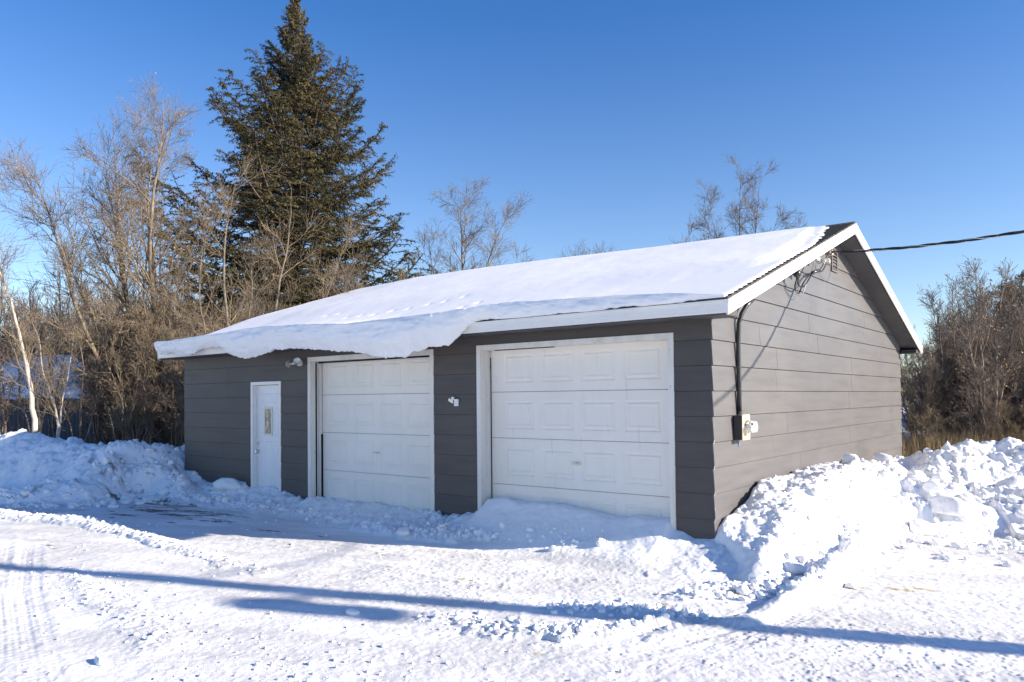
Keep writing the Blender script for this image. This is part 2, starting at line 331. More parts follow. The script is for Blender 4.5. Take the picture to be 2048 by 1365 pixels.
    def bank(pls, k):
        b = np.zeros_like(h); gm = np.zeros_like(h)
        for pl in pls:
            xx = np.maximum(x, .52) if pl is RB else x
            d, e, _ = polydist(xx+(.25*n1 if pl is not RB else 0), y+.25*fbm(x*1.1+7, y*1.1, 23, 3), pl)
            g = np.clip(1-d/e[..., 1], 0, 1); gm = np.maximum(gm, g); b = np.maximum(b, e[..., 0]*(g*g*(3-2*g))**.75)
        bankg.append(gm); a = sstep(.03, .35, b)
        return b*(1+.16*n1) + a*(only(b > .02, clodf, x, y)*k-.05*k+.10*n2*k)
    rb = bank([RB], .27); rb = rb*sstep(-1.15, -.35, y+.3*np.abs(x-.45))
    rb = np.maximum(rb, bank([RB2], .52)+.16*fbm(x*1.15, y*1.15, 18, 3)*(x > 0)*sstep(3, 5, y)*sstep(9.5, 7, y)); rb = np.maximum(rb, bank([RB3], .72))
    xe = .58*(1-sstep(-.45, .10, y)); rb = rb*sstep(xe-.22, xe+.12, x+.12*n2)
    lb = bank([LB, LB2, LB3], .5)*sstep(0, -1, x-.5)
    # smooth mound and slope behind the left bank
    d, e, _ = polydist(x, y, [(-13.6,2.2,1.25),(-12.6,3.2,1.0)]); md = e[..., 0]*np.clip(1-d/2.6, 0, 1)**1.3
    lb = np.maximum(lb, md*1.05)
    ids = np.zeros(np.shape(x), dtype=np.int8)
    gr_ = np.maximum(np.maximum(bankg[0]*sstep(xe-.22, xe+.12, x)*sstep(-1.15, -.35, y), bankg[1]), bankg[2])*(x > -.05)
    ids[gr_ > .22] = 1; ids[(bankg[3] > .16) & (x < -10.2) & ~((x > -11.3) & (y > 0))] = 2
    ids[(dr > .10) & (ids == 0) & (x > -3.6) & (x < .15)] = 3
    H = h+np.maximum(np.maximum(dr, wind), np.maximum(rb, lb))
    return H, ids
def build_ground():
    a0, a1 = math.radians(-80), math.radians(12)           # bearings from +y, + = right
    fine = np.linspace(a0, a1, 1150)
    ang = np.concatenate([fine, np.linspace(a1, a0+2*PI, 110)[1:]])     # closes the circle
    r = [.4]
    while r[-1] < 700:
        q = r[-1]
        dr = .25 if q < 2.2 else (.02 if q < 3.2 else (.0088*(q/4)**.85 if q < 17 else (.04 if q < 22 else .05*(q/22)**2.2)))
        r.append(q+min(dr, q*.06 if q > 22 else dr))
    r = np.array(r); nr, na = len(r), len(ang)
    X = CAM[0]+r[:, None]*np.sin(ang)[None]; Y = CAM[1]+r[:, None]*np.cos(ang)[None]
    H, ids = height(X, Y)
    # dirt and sand showing through where the plough scraped
    st = fbm((X*.97+Y*.25)*1.5, (-X*.25+Y*.97)*7, 91, 5, .6); gr = fbm(X*14, Y*14, 95, 3)
    dm = np.zeros_like(X)
    for cx, cy, rx, ry, s in ((-10.2,-1.25,1.9,.40,1.0),(-8.5,-1.5,1.9,.55,.8),(-13.6,-2.3,1.5,.30,1.5),(-9.2,-2.2,1.5,.45,.75),(-4.4,-1.65,1.6,.28,.45),(-1.1,-3.22,.45,.13,.9),(-.45,-2.95,.4,.1,.65),(-7.0,-3.9,.6,.25,.6),(-1.9,-3.3,.5,.2,.45),(-1.0,-3.9,.7,.2,.3),(-6.3,-1.7,1.2,.2,.5)):
        dm = np.maximum(dm, s*np.exp(-((X-cx)/rx)**2-((Y-cy-.12*(X-cx)*0)/ry)**2))
    dirt = sstep(.42, .62, dm*.55+st*.55+gr*.22)*(dm > .05)*.9
    dirt = np.maximum(dirt, sstep(.5, .62, fbm(X*5, Y*5, 120, 4)+.12)*.55*(ids == 2)*(X > -14)*(Y < 0))
    tm = np.zeros_like(X)
    for cx, cy, rx, ry, s in ((1.85,-.08,.22,.10,1.0),(2.05,.05,.22,.08,1.0),(1.5,-.25,.35,.12,.6),(.78,-1.22,.16,.06,.9),(.35,-1.85,.12,.05,1.0),(1.15,-.75,.25,.08,.6),(-1.4,-2.2,.5,.15,.35),(2.5,.9,.2,.06,.6),(.15,-3.6,.2,.1,.5),(1.0,-2.9,.3,.08,.35)):
        tm = np.maximum(tm, s*np.exp(-((X-cx)/rx)**2-((Y-cy)/ry)**2))
    tn = sstep(.28, .5, tm*.6+gr*.35+st*.3)*(tm > .05)*.85
    pk = np.clip(1-sstep(.02, .10, H), 0, 1)*np.clip(.72+1.1*fbm((X*.94+Y*.34)*.8, (-X*.34+Y*.94)*3, 201, 4), .15, 1)*(ids == 0); pk = pk.ravel()
    V = np.stack([X, Y, H], -1).reshape(-1, 3); dirt = dirt.ravel(); tn = tn.ravel()
    i = np.arange(nr-1)[:, None]*na; j = np.arange(na)[None]; j2 = (j+1) % na
    Fq = np.stack([i+j, i+j2, i+na+j2, i+na+j], -1).reshape(-1, 4)
    fid = ids.ravel()[Fq].max(1)
    # smooth id noise: a face belongs to a bank if most of its corners do
    out = {}
    for k, (nm, m_) in enumerate((('snow_ground', 'snow'), ('snow_bank', 'snow'), ('snow_bank', 'snow'), ('snow_drift', 'snow'))):
        f = Fq[fid == k]; u, inv = np.unique(f, return_inverse=True)
        out[k] = mesh_np(nm, V[u], [inv.reshape(-1, 4)[:, ::-1]], M[m_], smooth=True, attr={'dirt': dirt[u], 'tan': tn[u], 'packed': pk[u]})
    tag(out[0], kind='structure')
    tag(out[1], 'big rough sunlit pile of ploughed snow against the right side wall of the garage', 'snow bank')
    tag(out[2], 'long shaded bank of ploughed snow left of the garage below the bare trees', 'snow bank')
    tag(out[3], 'smooth wind-blown snow drift against the bottom of the larger right garage door', 'snow drift')
    # centre disc under the camera
    return out
build_ground()
def gh(x, y):
    return float(height(np.array([float(x)]), np.array([float(y)]))[0][0])

# ------------------------------------------------------------------ loose clods of snow
def ico(sub):
    import bmesh
    bm = bmesh.new(); bmesh.ops.create_icosphere(bm, subdivisions=sub, radius=1)
    V = np.array([v.co[:] for v in bm.verts]); Fa = np.array([[v.index for v in f.verts] for f in bm.faces]); bm.free(); return V, Fa
def lump_shape(V, rng):
    d = rng.normal(size=(7, 3)); d /= np.linalg.norm(d, axis=1)[:, None]
    W_ = V.copy(); s = np.ones(len(V))
    for k in range(7):                   # cut flat facets
        hh = rng.uniform(.45, .85); e = np.clip(W_@d[k]-hh, 0, 1); W_ = W_-e[:, None]*d[k]*.75
    s += .07*np.sin(V@d[0]*5+1)*np.sin(V@d[1]*6)+.04*np.sin(V@d[2]*13)
    return W_*s[:, None]
def build_clods():
    rng = np.random.default_rng(5)
    pts = []
    def along(pl, n, spread, r0, r1, w_=2.2):
        P = np.array(pl)[:, :2]; L = np.hypot(*(P[1:]-P[:-1]).T); c = np.concatenate([[0], np.cumsum(L)])
        t = rng.uniform(0, c[-1], n); x = np.interp(t, c, P[:, 0])+rng.normal(0, spread, n); y = np.interp(t, c, P[:, 1])+rng.normal(0, spread, n)
        pts.append(np.stack([x, y, r0+(r1-r0)*rng.random(n)**w_], 1))
    along(WIND[0], 500, .11, .006, .036, 3); along(WIND[1][:9], 600, .12, .008, .065, 4); along(WIND[2], 200, .16, .006, .032, 3)
    along(WIND[3], 200, .12, .008, .042, 3); along(WIND[4], 160, .09, .01, .045); along(WIND[5], 160, .1, .01, .06)
    along([(.35,-1.0),(.95,-.85),(1.2,.1),(1.2,1.4),(1.3,2.5),(2.4,2.7),(4,2.9)], 600, .16, .01, .07, 4)
    along([(-10.4,-.9),(-10.9,-1.9),(-11.8,-2.9),(-14,-3.2)], 500, .25, .015, .09, 3)
    along([(-12.2,-1.0),(-11.5,-.6),(-10.9,-.3)], 260, .4, .012, .10, 5)
    along([(1.4,3.8),(2.2,4.4),(3.6,4.6)], 300, .7, .012, .16, 7); along([(1.0,6.0),(2.2,6.6),(3.4,6.9)], 240, .5, .012, .12, 7)
    along([(.6,-.2),(.65,1.5),(.7,3.5),(.8,5.5)], 420, .22, .008, .06, 5)
    n = 1500; x = rng.uniform(-8, 5, n); y = rng.uniform(-7, -1, n); pts.append(np.stack([x, y, .004+.018*rng.random(n)**5], 1))
    n = 900; x = rng.normal(-.2, 1.3, n); y = rng.normal(-4.9, .55, n); pts.append(np.stack([x, y, .005+.022*rng.random(n)**4], 1))
    n = 300; x = rng.uniform(1.2, 5, n); y = rng.uniform(1.5, 4.5, n); pts.append(np.stack([x, y, .01+.07*rng.random(n)**3], 1))
    P = np.concatenate(pts); P = P[~((P[:, 0] < .03) & (P[:, 0] > -11.3) & (P[:, 1] > -.03))]
    H, _ = height(P[:, 0], P[:, 1])
    Vs, Fs = [], []; off = 0
    base1, f1 = ico(2); base2, f2 = ico(3)
    for big, (bV, bF) in ((False, (base1, f1)), (True, (base2, f2))):
        sel = (P[:, 2] > .05) == big; Q = P[sel]; Hq = H[sel]
        var = [lump_shape(bV, rng) for _ in range(12)]
        for k in range(12):
            S = Q[k::12]; hh = Hq[k::12]
            if not len(S): continue
            th = rng.uniform(0, 2*PI, len(S)); c, s_ = np.cos(th), np.sin(th); st = rng.uniform(.6, 1.25, (len(S), 3)); st[:, 2] *= .8
            v = var[k][None]*st[:, None]*S[:, None, 2:3]
            vx = v[..., 0]*c[:, None]-v[..., 1]*s_[:, None]; vy = v[..., 0]*s_[:, None]+v[..., 1]*c[:, None]
            vv = np.stack([vx+S[:, None, 0], vy+S[:, None, 1], v[..., 2]+hh[:, None]+S[:, None, 2]*.18], -1)
            Vs.append(vv.reshape(-1, 3)); Fs.append((bF[None]+(np.arange(len(S))*len(bV))[:, None, None]+off).reshape(-1, 3)); off += vv.shape[0]*vv.shape[1]
    o = mesh_np('snow_clods', np.concatenate(Vs), [np.concatenate(Fs)], M['snow_clod'], smooth=True)
    tag(o, 'loose crumbs and clods of ploughed snow scattered over the yard and banks', 'snow clods', kind='stuff')
    # bigger single lumps
    rng = np.random.default_rng(11)
    for (x, y, r, sx, lab) in ((-1.62,-3.72,.055,1.2,'round snow lump lying inside the dark shadow patch in the foreground'),
                          (-2.15,-5.55,.05,1.9,'oblong white block of snow lying alone at the bottom left of the yard'),
                          (.62,5.1,.17,1.1,'large rounded snow boulder near the foot of the side wall on the sunlit pile'),
                          (2.25,5.35,.26,1.3,'boulder of packed snow in the shaded hollow of the right pile'),
                          (1.75,3.5,.22,1.35,'tilted slab of packed snow at the front foot of the right pile'),
                          (1.45,3.1,.17,1.1,'rounded snow chunk left of the tilted slab at the foot of the right pile'),
                          (.95,-.2,.12,1.3,'broken snow chunk beside the scraped track near the garage corner'),
                          (-3.9,-.98,.10,1.1,'pale snow chunk in the row of clods between the two garage doors'),
                          (-9.3,-.25,.20,1.7,'smooth rounded snow heap against the wall left of the entry door')):
        v = lump_shape(base2, rng)*np.array([r*sx, r*.85, r*.72]); th = rng.uniform(-.5, .5); c, s_ = math.cos(th), math.sin(th)
        v = np.stack([v[:, 0]*c-v[:, 1]*s_, v[:, 0]*s_+v[:, 1]*c, v[:, 2]], 1)
        o = mesh_np('snow_lump', v, [f2], M['snow_clod'], smooth=True); o.location = (x, y, gh(x, y)+r*.25)
        tag(o, lab, 'snow lump')
build_clods()

# ------------------------------------------------------------------ garage
GL, GD, OX, OY = -11.27, 9.49, .34, .378       # left end, depth, rake and eave overhang
ZE, SL = 2.85, .33                              # top of roof at the eave edge, roof slope
def rz(y):                                      # top of the roof deck
    return ZE+SL*((y+OY) if y < GD/2 else (GD-y+OY))
gar = empty('garage', (0, 0, 0))
tag(gar, 'low dark grey garage with white overhead doors and a snow-covered gable roof', 'garage')
def clip(poly, f):                              # keep f(p) >= 0
    out = []
    for i, a in enumerate(poly):
        b = poly[(i+1) % len(poly)]; fa, fb = f(a), f(b)
        if fa >= 0: out.append(a)
        if (fa >= 0) != (fb >= 0):
            t = fa/(fa-fb); out.append((a[0]+(b[0]-a[0])*t, a[1]+(b[1]-a[1])*t))
    return out
rnd = random.Random(4)
COURSE, Z0 = .285, .18
OPEN = [(-8.91, -7.99, 2.17), (-7.22, -4.26, 2.555), (-3.43, -.45, 2.562)]
def side_boards(sign, lip):
    mb = MB(); X0 = 0 if sign > 0 else GL
    k = -1
    while True:
        zb = Z0+COURSE*k; zt = zb+COURSE-.007
        if zb > 4.5: break
        ys = [0.]; y = rnd.uniform(1.2, 3.6)
        while y < GD-.6: ys.append(y); y += rnd.choice([2.4, 3.1, 3.66])
        ys.append(GD)
        for a, b in zip(ys[:-1], ys[1:]):
            a_ = a+(.003 if a > 0 else -.006); b_ = b-(.002 if b < GD else -.006)
            p = [(a_, max(zb, 0)), (b_, max(zb, 0)), (b_, zt), (a_, zt)]
            p = clip(p, lambda q: ZE-.13+SL*(q[0]+OY)-q[1]); p = clip(p, lambda q: ZE-.13+SL*(GD-q[0]+OY)-q[1])
            if len(p) < 3: continue
            j1 = rnd.uniform(-.0025, .0025)
            ox = lambda q: X0+sign*(.004+j1*.5+lip*(1-(q[1]-zb)/COURSE))
            n = len(p)
            V = [(ox(q), q[0], q[1]) for q in p]+[(X0-sign*.01, q[0], q[1]) for q in p]
            mb.add(V, [tuple(range(n)) if sign > 0 else tuple(range(n))[::-1]]+[(i, n+i, n+(i+1) % n, (i+1) % n) for i in range(n)])
        k += 1
    return mb
def front_boards(yf, lip, openings, ztop):
    mb = MB(); k = -1
    sgn = -1 if yf == 0 else 1
    while True:
        zb = max(Z0+COURSE*k, 0); zt = min(Z0+COURSE*(k+1)-.004, ztop)
        if zb >= ztop-.01: break
        # x intervals free of openings at this course, split where an opening top cuts through
        cuts = sorted({zb, zt}|{o[2] for o in openings if zb < o[2] < zt})
        for za, zc in zip(cuts[:-1], cuts[1:]):
            xs = [(GL, 0.)]
            for o in openings:
                if za < o[2]-1e-4:
                    nx = []
                    for a, b in xs:
                        if o[0] > a and o[1] < b: nx += [(a, o[0]), (o[1], b)]
                        else: nx.append((a, b))
                    xs = nx
            for a, b in xs:
                segs = [a]; x = a+rnd.uniform(1.2, 3.6)
                while x < b-.5 and b-a > 2.2: segs.append(x); x += 3.66
                segs.append(b)
                for c, d in zip(segs[:-1], segs[1:]):
                    c_ = c+(.002 if c > a else 0); d_ = d-(.002 if d < b else 0)
                    zbk = Z0+COURSE*k
                    of = lambda z: yf+sgn*(.004+lip*(1-(z-zbk)/COURSE))
                    V = [(c_, of(za), za), (d_, of(za), za), (d_, of(zc), zc), (c_, of(zc), zc), (c_, yf-sgn*.01, za), (d_, yf-sgn*.01, za), (d_, yf-sgn*.01, zc), (c_, yf-sgn*.01, zc)]
                    mb.add(V, [(0,1,2,3), (0,4,5,1), (1,5,6,2), (2,6,7,3), (3,7,4,0)])
        k += 1
    return mb
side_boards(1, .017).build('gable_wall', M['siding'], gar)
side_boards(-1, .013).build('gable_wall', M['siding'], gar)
front_boards(0, .011, OPEN, 2.70).build('front_wall', M['siding_shaded'], gar)
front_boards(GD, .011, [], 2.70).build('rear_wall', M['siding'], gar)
# dark sheathing behind the boards (walls have real thickness)
core = MB()
gp = [(0.012, -.3), (GD-.012, -.3), (GD-.012, rz(GD)-.14), (GD/2, rz(GD/2)-.14), (.012, rz(0)-.14)]
core.prism(gp, 'x', -.13, -.012); core.prism(gp, 'x', GL+.012, GL+.13)
xs = [GL+.13]
for o in OPEN: xs += [o[0]+.05, o[1]-.05]
xs.append(-.13)
for a, b in zip(xs[::2], xs[1::2]): core.box(a, b, .012, .11, -.3, 2.69)
for o in OPEN: core.box(o[0]+.05, o[1]-.05, .012, .11, o[2]-.03, 2.69)
core.box(GL+.13, -.13, GD-.11, GD-.012, -.3, 2.69)
core.box(GL+.13, -.13, .25, .27, 0, 2.69)
core.build('sheathing', M['gap'], gar)
# corner chip marks
for z, dx in ((.46, .012), (.58, .01), (.75, .007), (1.04, .006), (1.32, .005)):
    cm = MB(); cm.add([(.0195, -.016, z-.02), (.0215, -.0165, z+.015), (.0205, -.006, z+.03), (.0195, -.002-dx, z-.01)], [(0, 1, 2, 3)]); cm.build('chipped_paint', M['offwhite'], gar)
# roof: stepped shingle courses on each slope, sheathing, soffit, fascia
rf = MB(); RX0, RX1 = GL-OX, OX
def slope_pts(front, s):        # s metres in y from the eave edge
    y = -OY+s if front else GD+OY-s
    return y, ZE+SL*s
HALF = GD/2+OY
n = 38
for front in (True, False):
    for i in range(n):
        s0, s1 = HALF*i/n, HALF*(i+1)/n
        ya, za = slope_pts(front, s0); yb, zb = slope_pts(front, s1)
        p = [(ya, za-.012), (ya, za+.012), (yb, zb+.002), (yb, zb-.012)]
        if not front: p = p[::-1]
        j = rnd.uniform(-.006, .006)
        rf.prism(p, 'x', RX0-.012+j, RX1+.012-j)
rf.prism([(GD/2-.12, rz(GD/2)-.028), (GD/2, rz(GD/2)+.022), (GD/2+.12, rz(GD/2)-.028), (GD/2, rz(GD/2)-.06)], 'x', RX0-.014, RX1+.014)
roof = rf.build('roof', M['shingle'], gar)
sf = MB()
sf.box(RX0+.03, RX1-.03, -OY+.02, .03, ZE-.165, ZE-.155)            # eave soffits
sf.box(RX0+.03, RX1-.03, GD-.03, GD+OY-.02, ZE-.165, ZE-.155)
for front in (True, False):                                         # sloping rake soffits
    y0, z0_ = slope_pts(front, .03); y1, z1 = slope_pts(front, HALF)
    for a, b in ((-.06, RX1-.025), (RX0+.025, GL+.06)):
        p = [(y0, z0_-.152), (y1, z1-.150), (y1, z1-.02), (y0, z0_-.02)]
        sf.prism(p if front else p[::-1], 'x', a, b)
sf.build('soffit', M['soffit'], roof)
def eave_fascia(front):
    m = MB(); y = -OY if front else GD+OY; s = -1 if front else 1
    # ribbed aluminium: profile of steps
    prof = [(0, -.150), (.004, -.146), (.004, -.118), (.001, -.116), (.001, -.112), (.004, -.110), (.004, -.082), (.001, -.080), (.001, -.076), (.004, -.074), (.004, -.040), (.012, -.036), (.012, -.012), (-.022, -.012), (-.022, -.150)]
    p = [(y+s*a, ZE+b) for a, b in prof]
    m.prism(p if front else p[::-1], 'x', RX0, RX1-.001); return m
eave_fascia(True).build('fascia', M['white'], roof); eave_fascia(False).build('fascia', M['white'], roof)
def rake_fascia(xa, xb, out):
    for front in (True, False):
        m = MB(); y0, z0_ = slope_pts(front, -.006); y1, z1 = slope_pts(front, HALF)
        p = [(y0, z0_-.170), (y1, z1-.170), (y1, z1-.014), (y0, z0_-.014)]
        m.prism(p if front else p[::-1], 'x', xa, xb)
        p = [(y0, z0_-.052), (y1, z1-.052), (y1, z1-.0145), (y0, z0_-.0145)]   # upper drip board, slightly proud
        m.prism(p if front else p[::-1], 'x', xb if out > 0 else xa-.009, xb+.009 if out > 0 else xa)
        m.build('fascia', M['white'], roof)
rake_fascia(RX1, RX1+.02, 1); rake_fascia(RX0-.02, RX0, -1)
# boxed eave returns
for y0, y1 in ((-OY+.02, -.02), (GD+.02, GD+OY-.02)):
    for xa, xb in ((.03, RX1-.026), (RX0+.026, GL-.03)): br = MB(); br.box(xa, xb, y0, y1, ZE-.154, ZE-.10); br.build('eave_return', M['soffit'], roof)

# ---- overhead doors
def ring_panel(mb, x0, x1, z0, z1, y, steps):
    prev = [(x0, y, z0), (x1, y, z0), (x1, y, z1), (x0, y, z1)]
    for ins, dy in steps:
        cur = [(x0+ins, y+dy, z0+ins), (x1-ins, y+dy, z0+ins), (x1-ins, y+dy, z1-ins), (x0+ins, y+dy, z1-ins)]
        mb.add(prev+cur, [(i, (i+1) % 4, 4+(i+1) % 4, 4+i) for i in range(4)]); prev = cur
    mb.add(prev, [(0, 1, 2, 3)])
def face_grid(mb, X, Zs, y, cells, steps):
    for i in range(len(X)-1):
        for j in range(len(Zs)-1):
            if (i, j) in cells: ring_panel(mb, X[i], X[i+1], Zs[j], Zs[j+1], y, steps)
            else: mb.add([(X[i], y, Zs[j]), (X[i+1], y, Zs[j]), (X[i+1], y, Zs[j+1]), (X[i], y, Zs[j+1])], [(0, 1, 2, 3)])
def overhead_door(x0, x1, px, label):
    y = .20
    d = empty('overhead_door', ((x0+x1)/2, y, 0)); d.parent = gar
    if label: d['label'] = label
    lx = (x0+x1)/2
    for k in range(4):
        m = MB(); za = .013+.634*k+.003; zb = za+.634-.006
        X = [x0+.002]; 
        for a in px: X += [a, a+.5]
        X.append(x1-.002)
        Zs = [za, za+.122, za+.122+.385, zb]
        yk = rnd.uniform(-.002, .002)
        face_grid(m, X, Zs, y+yk, {(i, 1) for i in (1, 3, 5, 7)}, ((.014, .009), (.030, .009), (.046, -.001), (.062, -.001), (.072, .004)))
        # slab edges
        m.add([(X[0], y+yk, za), (X[-1], y+yk, za), (X[-1], y+.045, za-.0), (X[0], y+.045, za)], [(3, 2, 1, 0)])
        m.add([(X[0], y+yk, zb), (X[-1], y+yk, zb), (X[-1], y+.045, zb), (X[0], y+.045, zb)], [(0, 1, 2, 3)])
        m.add([(X[0], y+yk, za), (X[0], y+.045, za), (X[0], y+.045, zb), (X[0], y+yk, zb)], [(0, 1, 2, 3)])
        m.add([(X[-1], y+yk, za), (X[-1], y+.045, za), (X[-1], y+.045, zb), (X[-1], y+yk, zb)], [(3, 2, 1, 0)])
        o = m.build('door_section', M['door'], d); o.location = (-lx, -y, 0)
    h = MB(); h.tube([(lx+.01, y-.002, .98), (lx+.01, y-.03, .98)], [.022, .018], 10); h.box(lx-.055, lx+.075, y-.045, y-.03, .968, .992); 
    o = h.build('handle', M['offwhite'], d, bevel=.004); o.location = (-lx, -y, 0)
    return d
overhead_door(-3.36, -.51, [-3.11, -2.48, -1.85, -1.22], 'larger white overhead door on the right with snow drifted against it')
overhead_door(-7.13, -4.335, [-6.93, -6.29, -5.65, -5.01], 'stained white overhead door under the hanging roof snow')
def opening_frame(x0, x1, zt, cw, depth, m_, old=False, proud=.022, head=None):
    """casing on the wall face plus jambs reaching back to the leaf"""
    c = MB(); head = head or cw
    c.box(x0, x0+cw, -proud, .0, .0, zt); c.box(x1-cw, x1, -proud, .0, .0, zt); c.box(x0+cw, x1-cw, -proud+.001, .0, zt-head, zt)
    c.build('casing', m_, gar, bevel=.003)
    j = MB()
    j.box(x0+cw-.022, x0+cw-.001, .001, depth+.04, 0, zt-head); j.box(x1-cw+.001, x1-cw+.022, .001, depth+.04, 0, zt-head); j.box(x0+cw-.022, x1-cw+.022, .0015, depth+.04, zt-head+.001, zt-head+.02)
    j.build('jamb', m_, gar)
opening_frame(-3.43, -.45, 2.562, .068, .2, M['oldwhite'])
opening_frame(-7.22, -4.26, 2.555, .075, .2, M['oldwhite'])
opening_frame(-8.91, -7.99, 2.17, .058, .075, M['white'])
# weather strips, and black strips standing in for gap shade beside the overhead doors
for q in ((-7.142, -7.10, .145, .185, 0, 2.45), (-3.36, -3.352, .17, .19, 0, 2.49)): ws = MB(); ws.box(*q); ws.build('weather_strip', M['oldwhite'], gar, bevel=.003)
for q in ((-7.143, -7.133, .085, .105, 0, 2.47), (-7.10, -7.09, .165, .198, 0, 1.25), (-7.13, -4.34, .13, .16, 2.455, 2.478), (-3.352, -3.345, .185, .199, 0, 2.40), (-3.2, -2.2, .1, .12, 2.484, 2.493)): ws = MB(); ws.box(*q); ws.build('gap_shade', M['gap'], gar)
# ---- entry door
ed = empty('entry_door', (-8.45, .075, 0)); ed.parent = gar; ed['label'] = 'narrow white entry door with a small leaded window'
def lo(o): o.location = (8.45, -.075, 0); return o
m = MB(); y = .075
X = [-8.85, -8.745, -8.665, -8.62, -8.36, -8.31, -8.175, -8.05]
Zs = [.10, .23, 1.10, 1.20, 1.716, 1.79, 1.96, 2.105]
face_grid(m, [-8.85, -8.76, -8.645, -8.62, -8.36, -8.335, -8.18, -8.05][:1]+[-8.75, -8.655, -8.615, -8.355, -8.315, -8.17, -8.05], Zs, y, {(1, 1), (3, 1), (5, 1), (1, 3), (5, 3), (1, 5), (3, 5), (5, 5)}, ((.010, .006), (.022, .006), (.034, 0)))
m.box(-8.85, -8.05, y+.012, y+.045, .10, 2.105)
lo(m.build('door_leaf', M['entry'], ed))
m = MB()
m.box(-8.62, -8.585, y-.014, y+.004, 1.20, 1.716); m.box(-8.395, -8.36, y-.014, y+.004, 1.20, 1.716); m.box(-8.585, -8.395, y-.013, y+.004, 1.20, 1.235); m.box(-8.585, -8.395, y-.013, y+.004, 1.681, 1.716)
wf = lo(m.build('window_frame', M['offwhite'], ed, bevel=.004))
m = MB(); m.box(-8.585, -8.395, y-.006, y-.001, 1.235, 1.681); lo(m.build('window_pane', M['pane'], ed))
m = MB(); m.tube([(-8.80, y, .905), (-8.80, y-.012, .905), (-8.80, y-.03, .905), (-8.80, y-.045, .905), (-8.80, y-.07, .905)], [.032, .030, .013, .028, .022], 14); lo(m.build('door_knob', M['steel'], ed, smooth=False))
m = MB(); m.tube([(-8.80, y, 1.055), (-8.80, y-.018, 1.055), (-8.80, y-.02, 1.055)], [.028, .026, .012], 14); lo(m.build('deadbolt', M['steel'], ed))
m = MB(); m.box(-8.86, -8.04, -.02, y+.04, .06, .098); lo(m.build('threshold', M['oldwhite'], ed))
# ---- gable vent
m = MB(); vy0, vy1, vz0, vz1 = 4.60, 4.93, 3.80, 4.18
m.box(.012, .034, vy0, vy0+.04, vz0, vz1); m.box(.012, .034, vy1-.04, vy1, vz0, vz1); m.box(.012, .034, vy0+.04, vy1-.04, vz0, vz0+.03); m.box(.012, .034, vy0+.04, vy1-.04, vz1-.03, vz1)
for k in range(6):
    z = vz0+.045+k*.054
    m.add([(.014, vy0+.04, z+.030), (.014, vy1-.04, z+.030), (.034, vy1-.04, z), (.034, vy0+.04, z), (.014, vy0+.04, z+.024), (.014, vy1-.04, z+.024), (.034, vy1-.04, z-.006), (.034, vy0+.04, z-.006)],
          [(0,1,2,3), (7,6,5,4), (3,2,6,7), (0,3,7,4), (1,5,6,2)])
vent = m.build('gable_vent', M['siding'], gar)
m = MB(); m.box(.0125, .0135, vy0+.04, vy1-.04, vz0+.03, vz1-.03); m.build('vent_opening', M['gap'], vent)
# ---- floor slab edge
m = MB(); m.box(GL+.02, -.02, .02, GD-.02, -.3, -.02); m.build('foundation', M['soffit'], gar)

# ------------------------------------------------------------------ things fixed to the garage
# electric meter
em = empty('electric_meter', (0, .64, 1.32)); tag(em, 'round glass electric meter on a yellowed box beside the near wall corner', 'electric meter')
m = MB(); m.box(.02, .115, -.10, .13, 0, .285); m.build('meter_box', M['black'], em, bevel=.006)
m = MB(); m.box(.115, .128, -.095, .135, -.004, .291); m.build('cover_plate', M['yellow'], em, bevel=.02)
m = MB(); m.tube([(.128, .02, .15), (.15, .02, .15)], [.083, .080], 28); m.build('mounting_ring', M['steel'], em)
m = MB(); m.tube([(.15, .02, .15), (.235, .02, .15), (.247, .02, .15), (.250, .02, .15)], [.072, .070, .060, .02], 28); m.build('glass_dome', M['dome'], em, smooth=True)
m = MB(); m.tube([(.15, .02, .15), (.20, .02, .15)], .052, 24); dial = m.build('dial_face', M['white'], em)
m = MB(); m.box(.2005, .204, -.012, .03, .165, .185); m.box(.2005, .203, -.03, -.02, .14, .15); m.build('dial_mark', M['gap'], dial)
# mast conduit
cdt = MB(); pts = [(.045, .665, 1.61), (.045, .665, 2.0), (.045, .665, 2.45), (.05, .675, 2.68), (.075, .71, 2.80), (.11, .78, 2.90), (.15, .86, 2.97)]
cdt.tube(pts, .027, 14); ce = cdt.build('conduit', M['black'], smooth=True)
tag(ce, 'black service conduit rising from the meter to the roof edge', 'conduit')
m = MB()
for z in (1.63, 2.17): m = MB(); m.tube([(.045, .665, z-.02), (.045, .665, z+.02)], .031, 12); m.build('coupling', M['black'], ce)

m = MB(); m.box(.016, .03, .61, .72, 2.162, 2.178); m.build('strap', M['steel'], ce)
# small blue tag
m = MB(); m.box(.014, .019, .70, .725, 1.24, 1.275); bt = m.build('plastic_tag', M['blue'], bevel=.002); tag(bt, 'tiny blue tag on the siding just below the electric meter', 'tag')
